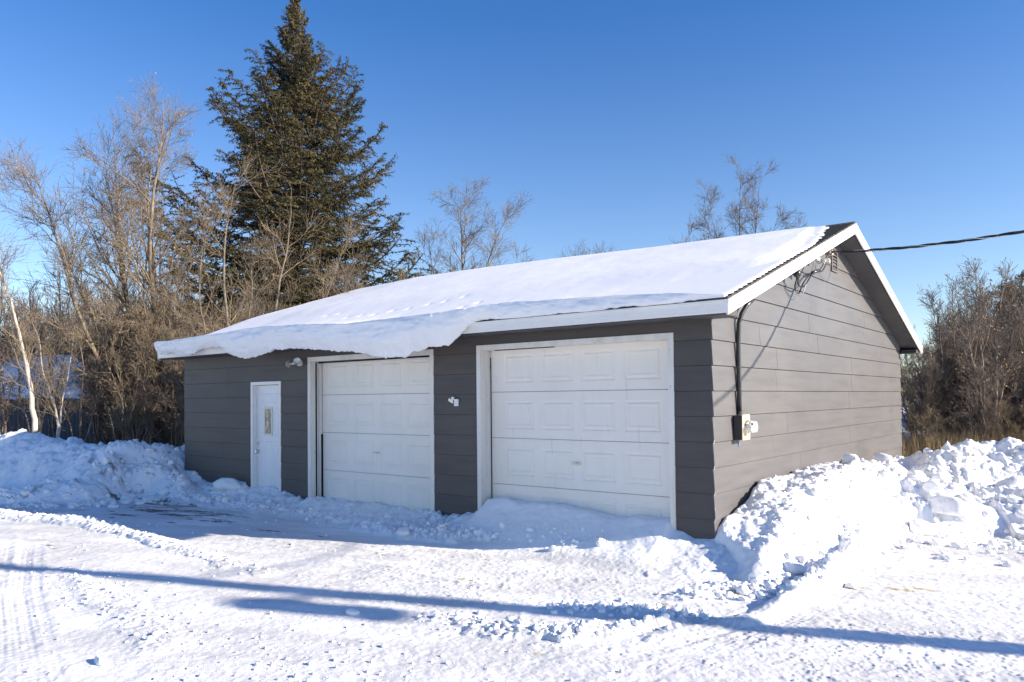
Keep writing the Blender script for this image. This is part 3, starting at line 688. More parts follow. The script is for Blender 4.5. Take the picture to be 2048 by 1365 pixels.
# weatherhead and drip loops under the rake
wh = empty('weatherhead', (.16, 2.42, 3.44)); tag(wh, 'black service weatherhead tucked under the sloping white roof edge', 'weatherhead')
m = MB(); m.tube([(-.14, -.02, .10), (-.05, -.01, .08), (.02, 0, .03), (.03, .01, -.01)], [.03, .045, .055, .045], 12); m.build('hood', M['black'], wh, smooth=True)
m = MB(); m.tube([(-.13, -.02, .08), (-.13, -.12, -.02), (-.13, -.4, -.13)], .024, 10); m.build('mast', M['black'], wh, smooth=True)
def curve(P, n=8):
    P = [Vector(p) for p in P]; out = []
    for i in range(len(P)-1):
        a, b, c, d = P[max(i-1, 0)], P[i], P[i+1], P[min(i+2, len(P)-1)]
        for k in range(n):
            t = k/n; out.append(.5*((2*b)+(c-a)*t+(2*a-5*b+4*c-d)*t*t+(3*b-a-3*c+d)*t**3))
    out.append(P[-1]); return [tuple(q) for q in out]
for k, (P, mt_, lab) in enumerate((
    ([(.18,2.43,3.43),(.12,2.50,3.30),(.10,2.72,3.24),(.10,2.95,3.42),(.12,3.25,3.58),(.13,3.5,3.63),(.14,3.72,3.68),(.16,3.88,3.83),(.2,3.9,3.95),(.26,3.62,3.94)], 'cable', 'outer black drip loop wire hanging from the weatherhead'),
    ([(.18,2.45,3.43),(.15,2.56,3.34),(.13,2.78,3.33),(.13,3.0,3.42),(.14,3.28,3.60),(.14,3.52,3.655),(.15,3.66,3.73),(.17,3.76,3.85),(.22,3.78,3.95),(.27,3.6,3.95)], 'cable', 'inner black drip loop wire hanging from the weatherhead'),
    ([(.16,2.44,3.43),(.12,2.56,3.24),(.11,2.78,3.20),(.11,2.90,3.28),(.12,3.1,3.48),(.13,3.35,3.60)], 'bare_wire', 'thin bare neutral wire looping below the black drip loops'),
    ([(.26,3.62,3.92),(.2,3.9,3.82),(.12,4.15,3.66),(.06,4.2,3.58)], 'bare_wire', 'loose pale wire end dangling in front of the gable vent'))):
    m = MB(); m.tube(curve(P), .0095 if mt_ == 'cable' else .005, 6); o = m.build('service_wire', M[mt_], smooth=True); tag(o, lab, 'wire', 'drip loop wires under the gable')
m = MB(); m.tube([(.125,3.27,3.59),(.135,3.42,3.63),(.14,3.56,3.66)], [.022,.026,.022], 8); o = m.build('wire_splice', M['black'], smooth=True); tag(o, 'black sleeve joining the drip loop wires midway', 'splice')
m = MB(); m.box(.24, .335, 3.50, 3.60, 3.86, 3.93); m.tube([(.3,3.45,3.9),(.3,3.62,3.9)], .03, 8); m.tube([(.31,3.40,3.885),(.36,3.34,3.87)], .015, 6)
o = m.build('cable_bracket', M['rust']); tag(o, 'rusty insulator bracket holding the overhead cable under the gable peak', 'bracket')
# twisted overhead service cable to the pole off to the right
A = Vector((.33, 3.42, 3.885)); B = Vector((10.45, 1.32, 6.0)); m1 = [MB(), MB(), MB()]
N = 260
for s in range(3):
    P = []
    for i in range(N+1):
        t = i/N; c = A.lerp(B, t); c.z -= 4*.86*t*(1-t); ph = t*95+s*2*PI/3
        P.append((c.x, c.y+.012*math.cos(ph), c.z+.012*math.sin(ph)))
    m1[s].tube(P, .010 if s < 2 else .007, 5)
sc_ = empty('service_cable', tuple(A)); tag(sc_, 'twisted black overhead cable running from the gable out to the right', 'cable')
for s in range(3):
    o = m1[s].build('strand', M['cable'] if s < 2 else M['bare_wire'], sc_, smooth=True); o.location = -A
# small flood light stub on rake fascia
fl = empty('rake_light', (.36, 2.72, 3.655)); tag(fl, 'small clear lamp holder fixed to the white sloping roof edge', 'light')
m = MB(); m.tube([(.0, 0, 0), (.05, 0, 0)], .042, 14); m.build('base', M['steel'], fl)
m = MB(); m.tube([(.045, .0, .0), (.07, .05, .0), (.09, .13, .005)], [.02, .03, .04], 12); m.build('lamp', M['bulb'], fl, smooth=True)
m = MB(); m.tube([(.085, .115, .003), (.10, .15, .004)], .042, 12); m.build('rim', M['rust'], fl)
# twin flood light over the entry door
wl = empty('wall_light', (-7.42, -.012, 2.47)); tag(wl, 'twin glass floodlight on the wall between entry door and garage door', 'wall light')
m = MB(); m.tube([(0, 0, 0), (0, -.045, 0)], [.062, .055], 20); m.build('back_plate', M['offwhite'], wl)
for sx, (dx, dy, dz) in ((-1, (-.20, -.05, -.02)), (1, (.085, -.09, .015))):
    m = MB(); a = Vector((sx*.02, -.05, 0)); d = Vector((dx, dy, dz)); L = d.length; d.normalize()
    m.tube([tuple(a), tuple(a+d*L*.6)], [.022, .024], 10); m.build('lamp_holder', M['offwhite'], wl, smooth=True)
    m = MB(); q = a+d*L*.55
    m.tube([tuple(q), tuple(q+d*.05), tuple(q+d*.09), tuple(q+d*.10)], [.024, .045, .062, .058], 18); m.build('bulb', M['bulb'], wl, smooth=True)
    m = MB(); m.tube([tuple(q+d*.02), tuple(q+d*.03)], [.03, .036], 12); m.build('reflector', M['steel'], wl)
# outdoor tap / outlet on the pier
tp = empty('wall_outlet', (-3.80, -.014, 1.78)); tag(tp, 'small white outlet box with a flipped cover on the dark pier between the doors', 'outlet')
m = MB(); m.box(-.04, .035, -.028, 0, -.055, .045); m.build('box', M['white'], tp, bevel=.004)
m = MB(); m.add([(-.045,-.03,.02),(-.10,-.06,.06),(-.115,-.06,.02),(-.06,-.03,-.02),(-.045,-.036,.02),(-.10,-.066,.06),(-.115,-.066,.02),(-.06,-.036,-.02)], [(0,1,2,3),(7,6,5,4),(0,4,5,1),(1,5,6,2),(2,6,7,3),(3,7,4,0)]); m.box(-.075, -.035, -.045, -.02, .03, .075); m.build('cover_flap', M['white'], tp, bevel=.002)

# ------------------------------------------------------------------ snow on the roof
EB = np.array([(-11.72,2.80),(-11.4,2.79),(-11.14,2.775),(-10.8,2.755),(-10.43,2.70),(-10.1,2.70),(-9.95,2.73),(-9.8,2.80),(-9.03,2.797),(-8.85,2.72),(-8.71,2.658),(-8.45,2.59),(-8.24,2.56),(-8.0,2.57),(-7.87,2.579),(-7.65,2.611),(-7.23,2.666),(-6.8,2.66),(-6.43,2.644),(-5.82,2.568),(-5.4,2.54),(-5.13,2.515),(-4.85,2.44),(-4.59,2.413),(-4.21,2.404),(-4.14,2.47),(-3.95,2.50),(-3.8,2.529),(-3.52,2.549),(-3.43,2.61),(-3.29,2.721),(-3.16,2.823),(-3.0,2.862),(-2.7,2.846),(.34,2.846)])
CR = np.array([(-11.72,3.02),(-11.3,3.02),(-10.81,3.0),(-9.03,3.03),(-7.65,3.054),(-6.56,3.03),(-5.35,2.96),(-4.48,2.965),(-3.61,2.985),(-3.15,3.03),(-2.8,3.06),(-1.5,3.02),(-.3,2.965),(.3,2.89)])
def roof_snow():
    nu = 900; X0, X1 = GL-OX-.06, OX+.005
    u = np.linspace(X0, X1, nu)
    lipb = np.interp(u, EB[:, 0], EB[:, 1])+.020*fbm(u*6, u*0, 3, 4)*(u < -3.0)+.022*fbm(u*19, u*0, 5, 3)*(u < -3.0)
    lipb = lipb+np.clip(fbm(u*4, u*0, 61, 3)-.2, 0, 1)*.05*(u > -2.9)
    crz = np.interp(u, CR[:, 0], CR[:, 1])+.012*fbm(u*2, u*0, 8, 3)
    over = np.interp(u, [-11.7, -11.2, -9, -6, -4.3, -3.7, -3.1, -2.7, -1, .3], [.03, .22, .28, .33, .32, .26, .12, .016, .016, .012])+.02*fbm(u*3, u*0, 12, 3)*(u < -2.9)+.008*fbm(u*5, u*0, 13, 3)*(u > -2.9)
    right = sstep(-3.3, -2.6, u)
    thick = np.interp(u, [-11.7, -10, -8.5, -5, -3, -1, 0, .34], [.16, .13, .17, .16, .15, .12, .07, .025])
    # ridge thickness from the measured skyline
    ridge = np.interp(u, [-11.7, -10.7, -9.3, -7.4, -5.5, -3.25, -.1, .2], [.11, .135, .19, .175, .145, .085, .04, .012])
    rows = []
    yf = -OY-over                        # where the front face hangs
    ns = 170
    for k in range(ns+1):                # upper surface: ridge -> crease
        t = k/ns; yy = GD/2+.0*(t)+(yf-GD/2)*t
        base = ZE+SL*(yy+OY); th = ridge+(thick-ridge)*t
        z = base+th+.016*fbm(u*.7, yy*.7, 21, 3)*min(1, 6*t+.25)+.0022*fbm(u*6, yy*6, 25, 3)
        # ease into the crease height
        e = np.clip((t-.55)/.45, 0, 1)**1.9; z = z*(1-e)+crz*e
        # trough behind the lip on the right where the slab has cracked
        z = z-.045*right*np.exp(-((t-.93)/.018)**2)*(.6+1.2*np.clip(.5+fbm(u*1.3, u*0, 44, 2), 0, 1))
        z = z+.05*np.exp(-((t-.90)/.05)**2)*fbm(u*1.1, yy*1.5+9, 47, 4)
        z = np.where(yy > -OY, np.maximum(z, base+.022), z)
        for px_, py_ in ((-6.9,.55),(-6.6,.62),(-6.25,.60),(-5.95,.75),(-5.6,.78),(-5.3,.95),(-5.0,1.02),(-4.75,1.2),(-7.9,.9),(-7.6,.95),(-4.2,.55),(-4.05,.75),(-3.9,.5)):
            z = z-.014*np.exp(-((u-px_)/.045)**2-((yy-py_)/.06)**2)
        rows.append(np.stack([u, yy, z], 1))
    nf = 30
    for k in range(1, nf+1):             # front face, slightly bulging and sagging inwards at the foot
        t = k/nf; z = crz+(lipb-crz)*t
        hgt = np.clip(crz-lipb, .05, 1)
        bul = .045*np.sin(PI*min(1, t*1.05))**.8*hgt/.4*.8 - .10*t*t*(1-right)
        ydir = -bul + (.012*fbm(u*.9, z*14, 65, 3)+.006*fbm(u*3.1, z*40, 66, 2))*(1-right) + .035*fbm(u*2.2, z*6, 31, 4)+.012*fbm(u*9, z*16, 35, 3)
        rows.append(np.stack([u, yf+ydir, z+.006*fbm(u*5+t, z*0+t*3, 37, 2)], 1))
    last = rows[-1]
    for k in range(1, 8):                # underside back to the top of the fascia
        t = k/7; yb = -OY+.05; zb = ZE+.004
        y = last[:, 1]+(yb-last[:, 1])*t; z = last[:, 2]+(zb-last[:, 2])*(t**1.6)+.0*t
        rows.append(np.stack([u, y, z], 1))
    rows.append(np.stack([u, np.full(nu, GD/2), np.full(nu, ZE+SL*HALF-.01)], 1))
    G_ = np.array(rows)                  # (rows, nu, 3)
    # ragged right edge that leaves the rake shingles bare, wider near the ridge
    tt = np.clip((GD/2-G_[..., 1])/(GD/2), 0, 1)
    edge = .03+np.interp(1-tt, [0, .1, .62, .72, 1], [.0, .0, .01, .06, .33])+.02*fbm(G_[..., 1]*9, G_[..., 1]*0, 53, 3)+np.abs(fbm(G_[..., 1]*6.0, G_[..., 1]*0, 54, 3))*.22*sstep(.55, .8, 1-tt)
    q = sstep(X1-1.2, X1, G_[..., 0]); G_[..., 0] -= edge*q
    # feather the thickness out at both ends
    base = np.where(G_[..., 1] > -OY, ZE+SL*(G_[..., 1]+OY), G_[..., 2])
    xe = (X1-edge)-G_[..., 0]; f = np.clip(xe/.09, 0, 1); f = np.sqrt(1-(1-f)**2); top = np.arange(len(rows))[:, None] <= ns
    G_[..., 2] = np.where(top & (G_[..., 2] > base), base+(G_[..., 2]-base)*(.06+.94*f), G_[..., 2])
    xl = G_[..., 0]-X0; f = np.clip(xl/.16, 0, 1); f = np.sqrt(1-(1-f)**2)
    G_[..., 2] = np.where(top & (G_[..., 2] > base), base+(G_[..., 2]-base)*(.45+.55*f), G_[..., 2])
    # rear slope sheet
    nb = 60; back = []
    rz0 = G_[0, :, 2]; rx0 = G_[0, :, 0]
    for k in range(nb, 0, -1):
        t = k/nb; yy = GD/2+(GD/2+OY+.08)*t; z = ZE+SL*(GD-yy+OY)+(rz0-(ZE+SL*HALF))*(1-t)+.13*t*np.interp(u, [X0, X0+.2, X1-.2, X1], [.2, 1, 1, .2])+.02*fbm(u, u*0+yy, 71, 3)*t
        z = np.maximum(z, ZE+SL*(GD-yy+OY)+.004)
        back.append(np.stack([rx0, np.full(nu, yy), z], 1))
    bl = back[0].copy(); bl[:, 2] = ZE-.01; bl[:, 1] -= .05
    # fill the little gap at the skyline ridge: round it
    G_ = np.concatenate([np.array([bl]+back), G_], 0)
    nrw = G_.shape[0]
    i = np.arange(nrw-1)[:, None]*nu; j = np.arange(nu-1)[None]
    Fq = np.stack([i+j, i+nu+j, i+nu+j+1, i+j+1], -1).reshape(-1, 4)
    # close the two ends down to the deck
    o = mesh_np('roof_snow', G_.reshape(-1, 3), [Fq], M['snow_soft'], smooth=True)
    V = []; Fs = []
    for col_ in (0, nu-1):
        b = len(V)
        for r_ in range(nrw):
            q = G_[r_, col_]; zz = ZE+SL*min(q[1]+OY, GD-q[1]+OY)-.01 if -OY < q[1] < GD+OY else q[2]-.0
            V.append(tuple(q)); V.append((q[0], q[1], min(zz, q[2])))
        for r_ in range(nrw-1): Fs.append((b+2*r_, b+2*r_+1, b+2*r_+3, b+2*r_+2) if col_ else (b+2*r_+2, b+2*r_+3, b+2*r_+1, b+2*r_))
    e = mesh_np('snow_edge', np.array(V), [np.array(Fs)], M['snow_soft'], o)
    tag(o, 'thick blanket of snow on the garage roof, drooping over the eave above the left door', 'roof snow')
roof_snow()

# ------------------------------------------------------------------ trees
def tubes(P, R, k):
    """P (B,N,3), R (B,N) -> verts, quads"""
    B_, N_ = R.shape; T = np.gradient(P, axis=1); T /= np.linalg.norm(T, axis=2, keepdims=True)+1e-9
    ref = np.where(np.abs(T[:, :1, 2:3]) > .8, np.array([1., 0, 0]), np.array([0, 0, 1.])); ref = np.broadcast_to(ref, T.shape)
    a = np.cross(T, ref); a /= np.linalg.norm(a, axis=2, keepdims=True)+1e-9; b = np.cross(T, a)
    th = np.arange(k)*2*PI/k
    V = P[:, :, None]+R[:, :, None, None]*(a[:, :, None]*np.cos(th)[:, None]+b[:, :, None]*np.sin(th)[:, None])
    bi = np.arange(B_)[:, None, None]*N_*k; ni = np.arange(N_-1)[None, :, None]*k; j = np.arange(k)[None, None]; j2 = (j+1) % k
    Fq = np.stack([bi+ni+j, bi+ni+j2, bi+ni+k+j2, bi+ni+k+j], -1).reshape(-1, 4)
    return V.reshape(-1, 3), Fq
def joinm(parts):
    V = []; Fq = []; o = 0
    for v, f in parts: V.append(v); Fq.append(f+o); o += len(v)
    return np.concatenate(V), np.concatenate(Fq)
def resample(pl, n, rng, wob=.04):
    P = np.array(pl, float); L = np.concatenate([[0], np.cumsum(np.linalg.norm(P[1:]-P[:-1], axis=1))]); t = np.linspace(0, L[-1], n)
    Q = np.stack([np.interp(t, L, P[:, i]) for i in range(3)], 1)
    for _ in range(2): Q[1:-1] = .5*Q[1:-1]+.25*(Q[2:]+Q[:-2])
    Q[1:] += np.cumsum(rng.normal(0, wob*.35, (n-1, 3)), 0)*[1, 1, .3]
    return Q
def grow(P, R, nc, rng, t0, t1, ang, lens, up, wob, N2, rfac=.55, rmin=.004, lenpow=.8, tip=.35):
    """children for every parent polyline"""
    B_, N_ = R.shape; B2 = B_*nc; pi_ = np.repeat(np.arange(B_), nc)
    t = rng.uniform(t0, t1, B2)**.9; f = t*(N_-1); i = np.minimum(f.astype(int), N_-2); fr = (f-i)[:, None]
    p0 = P[pi_, i]*(1-fr)+P[pi_, i+1]*fr; rp = R[pi_, i]
    T = P[pi_, i+1]-P[pi_, i]; T /= np.linalg.norm(T, axis=1, keepdims=True)+1e-9
    v = rng.normal(size=(B2, 3)); v -= T*np.sum(v*T, 1, keepdims=True); v /= np.linalg.norm(v, axis=1, keepdims=True)
    a = rng.normal(ang, ang*.25, B2)[:, None]; d = T*np.cos(a)+v*np.sin(a); d[:, 2] += up*.5; d /= np.linalg.norm(d, axis=1, keepdims=True)
    L = lens*rng.uniform(.5, 1.15, B2)*(1-t*.55)**lenpow
    step = (L/(N2-1))[:, None]; out = np.zeros((B2, N2, 3)); out[:, 0] = p0
    for k in range(1, N2):
        d = d+rng.normal(0, wob, (B2, 3)); d[:, 2] += up/N2; d /= np.linalg.norm(d, axis=1, keepdims=True); out[:, k] = out[:, k-1]+d*step
    rb = np.maximum(np.minimum(rp*rfac, .012*L+.003), rmin); RR = rb[:, None]*np.linspace(1, tip, N2)[None]
    return out, np.maximum(RR, rmin*.7)
def bare_tree(name, loc, stems, radii, seed, label, cat='tree', group=None, n1=12, n2=8, n3=4, l1=2.2, l2=.95, l3=.5, ang=.75, up=.25, mt='bark', mtw='twig', leaves=0, t0=.18, rmin=.0045, knots=True, n4=0):
    rng = np.random.default_rng(seed); S = []; RS = []
    for st, r in zip(stems, radii):
        N_ = 22; S.append(resample(st, N_, rng, .05)); rr_ = r*(.035+.965*(1-np.linspace(0, 1, N_))**.95); rr_[0] *= 1.25; RS.append(rr_)
    S = np.array(S); RS = np.array(RS)
    tv, tf = tubes(S, RS, 8)
    P1, R1 = grow(S, RS, n1, rng, t0, .98, ang, l1, up, .085, 10, rmin=rmin*1.6)
    P2, R2 = grow(P1, R1, n2, rng, .12, 1, .65, l2, up*.6, .10, 7, rmin=rmin*1.15)
    P3, R3 = grow(P2, R2, n3, rng, .1, 1, .7, l3, up*.4, .12, 5, rmin=rmin)
    P1b, R1b = grow(S, RS, n1, rng, .3, 1, .7, l2, up, .15, 6, rmin=rmin)
    parts = [tubes(P1, R1, 5), tubes(P2, R2, 3), tubes(P3, R3, 3), tubes(P1b, R1b, 3)]
    if n4: P4, R4 = grow(P3, R3, n4, rng, .1, 1, .7, l3*.6, 0, .2, 4, rmin=rmin*.85); parts.append(tubes(P4, R4, 3))
    cv, cf = joinm(parts)
    root = empty(name, loc); tag(root, label, cat, group)
    mesh_np('trunk', tv, [tf], M[mt], root, smooth=True)
    mesh_np('crown', cv, [cf], M[mtw], root, smooth=False)
    if leaves:
        ends = np.concatenate([P3[:, -1], P2[:, -1]]); ends = ends[rng.random(len(ends)) < leaves]; n_ = len(ends)
        a = rng.normal(size=(n_, 3))*.022; b = rng.normal(size=(n_, 3))*.016; dz = np.array([0, 0, -.035])
        v = np.stack([ends, ends+a+dz*.4, ends+dz+b], 1).reshape(-1, 3); mesh_np('dry_leaves', v, [np.arange(n_*3).reshape(-1, 3)], M['dryleaf'], root)
    return root
RV = np.array([r0[0], r0[1], 0.]); FV = np.array([math.sin(YAW), math.cos(YAW), 0.])
def stem(uz, rng, dep=.3):
    """a stem drawn as (sideways, height) pairs; gets its own bend in depth"""
    n_ = len(uz); d = np.cumsum(rng.normal(0, dep, n_)); d -= d[0]
    return [tuple(RV*u+FV*dd+np.array([0, 0, z])) for (u, z), dd in zip(uz, d)]
def copy_tree(root, loc, rz_, s, label=None, group=None):
    c = root.copy(); col.objects.link(c); c.location = loc; c.rotation_euler = (0, 0, rz_); c.scale = (s[0], s[0], s[1])
    if label: c['label'] = label
    if group: c['group'] = group
    for ch in root.children:
        d = ch.copy(); col.objects.link(d); d.parent = c
    return c
rg = np.random.default_rng(2)
bare_tree('bare_tree', (-20.5, 3.79, -.68), [stem([(a*1.37, b*1.37) for a, b in q], rg, .4) for q in (
    [(-.3,0),(-.34,1.0),(-.63,2.0),(-1.04,3.85),(-1.85,5.7),(-2.65,7.4)],
    [(-.2,0),(-.25,1.0),(-.5,2.8),(-.75,4.8),(-1.1,6.4),(-1.3,7.9)],
    [(0,0),(-.1,1.0),(-.35,3.2),(-.45,5.2),(-.62,6.8),(-.62,8.5)],
    [(.12,0),(.15,1.0),(.15,3.7),(.05,5.5),(-.15,6.5),(-.1,7.4),(.25,8.2)],
    [(.25,0),(.22,1.0),(.22,3.0),(.22,4.8),(.45,6.3),(.6,7.8),(.58,8.7)],
    [(-.35,0),(-.45,1.2),(-1.15,3.1),(-1.95,4.8),(-2.5,6.1)])], [.10,.09,.10,.11,.135,.08], 7,
    'tall bare multi-stemmed tree with spreading trunks just left of the garage', n1=25, n2=10, n3=6, l1=2.9, l2=1.25, l3=.6, t0=.08, leaves=.08, up=.22, rmin=.0052)
bare_tree('bare_tree', (-14.05, 2.7, 0), [stem(q, rg, .25) for q in ([(0,0),(.05,2.5),(.02,4.2),(-.1,5.4),(-.05,7.6)], [(-.1,0),(-.35,2.4),(-.6,4.4),(-.55,6.6)], [(.1,0),(.35,3),(.6,4.6),(.7,5.8)])], [.07,.05,.045], 12,
    'pale thin bare tree in front of the left side of the spruce', n1=13, n2=7, n3=4, l1=1.7, l2=.8, up=.4, leaves=.05)
bare_tree('bare_tree', (-12.87, 3.9, 0), [stem(q, rg, .25) for q in ([(0,0),(-.35,2.6),(-.55,4.2),(-.25,6.0),(-.2,7.3)], [(.1,0),(.1,3),(.5,4.8),(.9,6.0)], [(-.1,0),(-.55,2.6),(-1.0,4.0),(-1.15,5.2)], [(.2,0),(.7,2.8),(1.1,4.3),(1.5,5.0)])], [.07,.055,.05,.05], 15,
    'forked pale bare tree directly behind the left end of the snowy roof', n1=13, n2=7, n3=4, l1=1.8, l2=.8, up=.4)
# white birches
bare_tree('birch_tree', (-17.92, -.45, 0), [stem(q, rg, .15) for q in ([(.02,.3),(-.02,1.3),(-.35,3.0),(-.9,4.6),(-1.5,6.0)],)], [.08], 21, 'leaning white-barked birch at the far left of the yard', n1=16, n2=7, n3=4, l1=1.7, mt='birch', up=.1)
bare_tree('birch_tree', (-18.67, .35, 0), [stem(q, rg, .15) for q in ([(.1,.3),(0,1.6),(-.22,2.4),(-.5,4.0)], [(.1,.3),(.02,1.8),(.15,2.6),(.2,4.2)])], [.045,.035], 22, 'slim grey-white birch forking low just right of the leaning birch', n1=12, n2=6, n3=4, l1=1.2, mt='birch', up=.3)
bare_tree('birch_tree', (-26.5, 6.6, 0), [stem([(a*1.2, b*1.3) for a, b in q], rg, .15) for q in ([(0,0),(-.1,4),(.1,7),(0,9.6)], [(.2,0),(.5,4),(.65,7),(.8,9.4)], [(-.3,0),(-.7,4),(-.9,7),(-.8,8.8)])], [.08,.075,.06], 23, 'group of tall white birch stems seen through the large bare tree', n1=13, n2=8, n3=4, l1=1.4, mt='birch', up=.3, t0=.35)
# trees behind the roof
bare_tree('bare_tree', (-16.9, 14.6, 0), [stem(q, rg, .3) for q in ([(.0,0),(.0,5),(.15,7),(.1,9.9)], [(.35,0),(.5,5.5),(1.2,7.8),(1.9,9.1)], [(-.3,0),(-.9,5.0),(-1.3,7.2),(-1.5,8.6)], [(.3,0),(1.0,5.2),(1.9,6.4),(2.3,7.1)])], [.11,.09,.08,.07], 31,
    'rounded bare tree right of the spruce above the roof', n1=26, n2=10, n3=6, l1=2.3, l2=.95, up=.12, ang=.75, mt='bark_dark', mtw='twig', rmin=.0045, t0=.35)
bare_tree('bare_tree', (-6.54, 17.28, 0), [stem(q, rg, .3) for q in ([(0,0),(.0,5),(.0,6.8),(.0,9.7)], [(.0,0),(.3,6.2),(.6,7.8),(.75,9.7)], [(0,0),(-.1,6.3),(-.6,8.0),(-.7,8.9)], [(0,0),(-.1,5.9),(-.8,7.0),(-1.3,8.0)], [(.0,0),(.4,6),(.9,7.0),(1.2,8.3)], [(.0,0),(.4,5.6),(1.2,6.4),(1.8,7.2)])], [.075,.065,.045,.045,.045,.04], 33,
    'lone bare fan-shaped tree rising above the middle of the roof ridge', n1=18, n2=9, n3=6, l1=1.4, l2=.65, l3=.32, ang=.65, up=.2, mt='bark_dark', mtw='twig_dark', rmin=.0038, t0=.5)
bare_tree('bare_tree', (-12.96, 17.3, 0), [stem(q, rg, .2) for q in ([(0,0),(0,5),(.1,7.6)], [(.4,0),(.7,5),(1.0,7.3)], [(-.3,0),(-.5,5),(-.8,7.0)])], [.08,.07,.06], 35,
    'low bare tree top just showing over the middle of the snowy roof', n1=14, n2=7, n3=4, l1=1.5, mt='bark_dark', mtw='twig_dark', rmin=.006)
bare_tree('bare_tree', (-8.9, 18.2, 0), [stem(q, rg, .2) for q in ([(0,0),(0,5),(.1,7.9)], [(.4,0),(.7,5),(.9,7.6)])], [.08,.07], 36,
    'tiny bare tree top left of the lone tree over the roof', n1=12, n2=6, n3=4, l1=1.2, mt='bark_dark', mtw='twig_dark', rmin=.006)
# right hand thicket, near trees with buds
for k, (x, y, q, r_, lab) in enumerate((
    (1.15, 13.4, ([(0,0),(.1,1.9),(.3,4.3),(.5,6.2)], [(-.05,0),(-.3,2),(-.35,4),(-.3,6.1)], [(.05,0),(.3,2.1),(.75,4.0),(.95,5.5)], [(-.1,0),(-.55,2),(-.9,3.6),(-1.1,4.9)]), (.075,.06,.06,.05), 'tall many-stemmed alder with dark buds behind the right snow pile'),
    (.15, 14.9, ([(0,0),(-.1,2),(-.25,4),(-.4,5.7)], [(.1,0),(.3,2),(.3,4),(.15,5.9)], [(.05,0),(-.5,1.8),(-.95,3.4)]), (.065,.06,.05), 'budding alder immediately right of the garage side wall'),
    (2.2, 14.4, ([(0,.0),(.2,2),(.45,4.1),(.5,5.4)], [(-.1,0),(-.5,1.8),(-.75,3.6)], [(.1,0),(.6,2.2),(1.2,3.6),(1.6,4.7)]), (.07,.05,.06), 'leaning dark alder trunk at the right edge of the picture'),
    (.9, 16.8, ([(0,0),(.0,2.5),(.1,5.1)], [(.1,0),(.4,2.5),(.7,4.8)], [(-.1,0),(-.4,2.5),(-.6,4.6)]), (.06,.05,.05), 'slender alder clump standing deeper in the right thicket'))):
    bare_tree('alder_tree', (x, y, 0), [stem([(a*.9, b*.76) for a, b in s_], rg, .2) for s_ in q], r_, 41+k, lab, n1=16, n2=7, n3=5, l1=1.1, l2=.55, l3=.3, ang=.55, up=.35, mt='bark_dark', mtw='twig_dark', leaves=.30, t0=.25)
# thicket prototypes, copied through the background
protos = []

for k in range(4):
    rgp = np.random.default_rng(60+k); st = []
    for j in range(6):
        a = rgp.uniform(0, 2*PI); s = rgp.uniform(.3, 1.1); hgt = rgp.uniform(2.6, 4.2)
        st.append([(0, 0, 0), (math.cos(a)*s*.4, math.sin(a)*s*.4, hgt*.4), (math.cos(a)*s*.8, math.sin(a)*s*.8, hgt*.75), (math.cos(a)*s, math.sin(a)*s, hgt)])
    protos.append(bare_tree('shrub', (0, 0, 0), st, [.03]*6, 70+k, 'x', 'shrub', n1=12, n2=7, n3=5, l1=1.0, l2=.5, l3=.28, t0=.05, mt='bark_dark', mtw='twig_dark' if k % 2 else 'twig', rmin=.005))
st = [[(0, 0, 0), (.1, .05, 1.5), (.0, .2, 3.0), (.25, .1, 4.4)], [(.1, .1, 0), (-.3, .1, 1.6), (-.5, -.2, 3.0), (-.8, -.3, 4.0)], [(0, .2, 0), (.5, .2, 1.4), (.9, .3, 2.7)]]
protos.append(bare_tree('sapling', (0, 0, 0), st, [.045, .035, .03], 75, 'x', 'sapling', n1=9, n2=5, n3=3, l1=1.1, l2=.55, l3=.3, t0=.25, mt='bark_dark', mtw='twig_dark', rmin=.005))
rng = np.random.default_rng(8); used = set()
def put(k, x, y, s, h_, label, group):
    z = max(0., gh(x, y)-.1) if abs(x) < 25 and abs(y) < 20 else 0
    if k not in used:
        used.add(k); o = protos[k]; o.location = (x, y, z); o.rotation_euler = (0, 0, rng.uniform(0, 6)); o.scale = (s, s, h_); o['label'] = label; o['group'] = group; return o
    return copy_tree(protos[k], (x, y, z), rng.uniform(0, 6), (s, h_), label, group)
RL, RG = 'brown bare shrub in the dense thicket behind the garage on the right', 'shrubs of the right hand thicket'
for i in range(34):
    t = rng.uniform(0, 1); d = 22+22*(i/46)+rng.uniform(0, 3)
    b = math.radians(rng.uniform(-10.5, 3)); put(i % 4, CAM[0]+math.sin(b)*d, CAM[1]+math.cos(b)*d, 1.0+.4*rng.random(), .66+.24*rng.random()+.010*(d-22), RL, RG)
LLb, LG = 'bare shrub in the tangled thicket left of the spruce', 'shrubs of the left hand thicket'
for i in range(40):
    b = math.radians(rng.uniform(-74, -56.5)); d = (40+8*rng.random()) if b < math.radians(-65.0) else 23+12*rng.random()
    put(i % 4, CAM[0]+math.sin(b)*d, CAM[1]+math.cos(b)*d, 1.1, 1.0+.45*rng.random(), LLb, LG)
LB_, LBG = 'bare shrub behind the left end of the roof beside the spruce', 'shrubs around the spruce behind the roof'
for i in range(25):
    b = math.radians(rng.uniform(-62, -52) if i % 3 == 0 else rng.uniform(-51, -43)); d = 25+6*rng.random()
    put(i % 4, CAM[0]+math.sin(b)*d, CAM[1]+math.cos(b)*d, 1.3, (1.05+.4*rng.random())*(1.2 if b > math.radians(-52) else .85)*(1 if b < math.radians(-46) else .85), LB_, LBG)
SL_, SG = 'thin dark sapling standing in front of the blue shed', 'saplings in front of the shed'
for i in range(10):
    b = math.radians(-75+11*(i+.5)/10+rng.uniform(-.4, .4)); d = 25.5+4*rng.random(); put(4, CAM[0]+math.sin(b)*d, CAM[1]+math.cos(b)*d, .9+.4*rng.random(), .7+.45*rng.random(), SL_, SG)
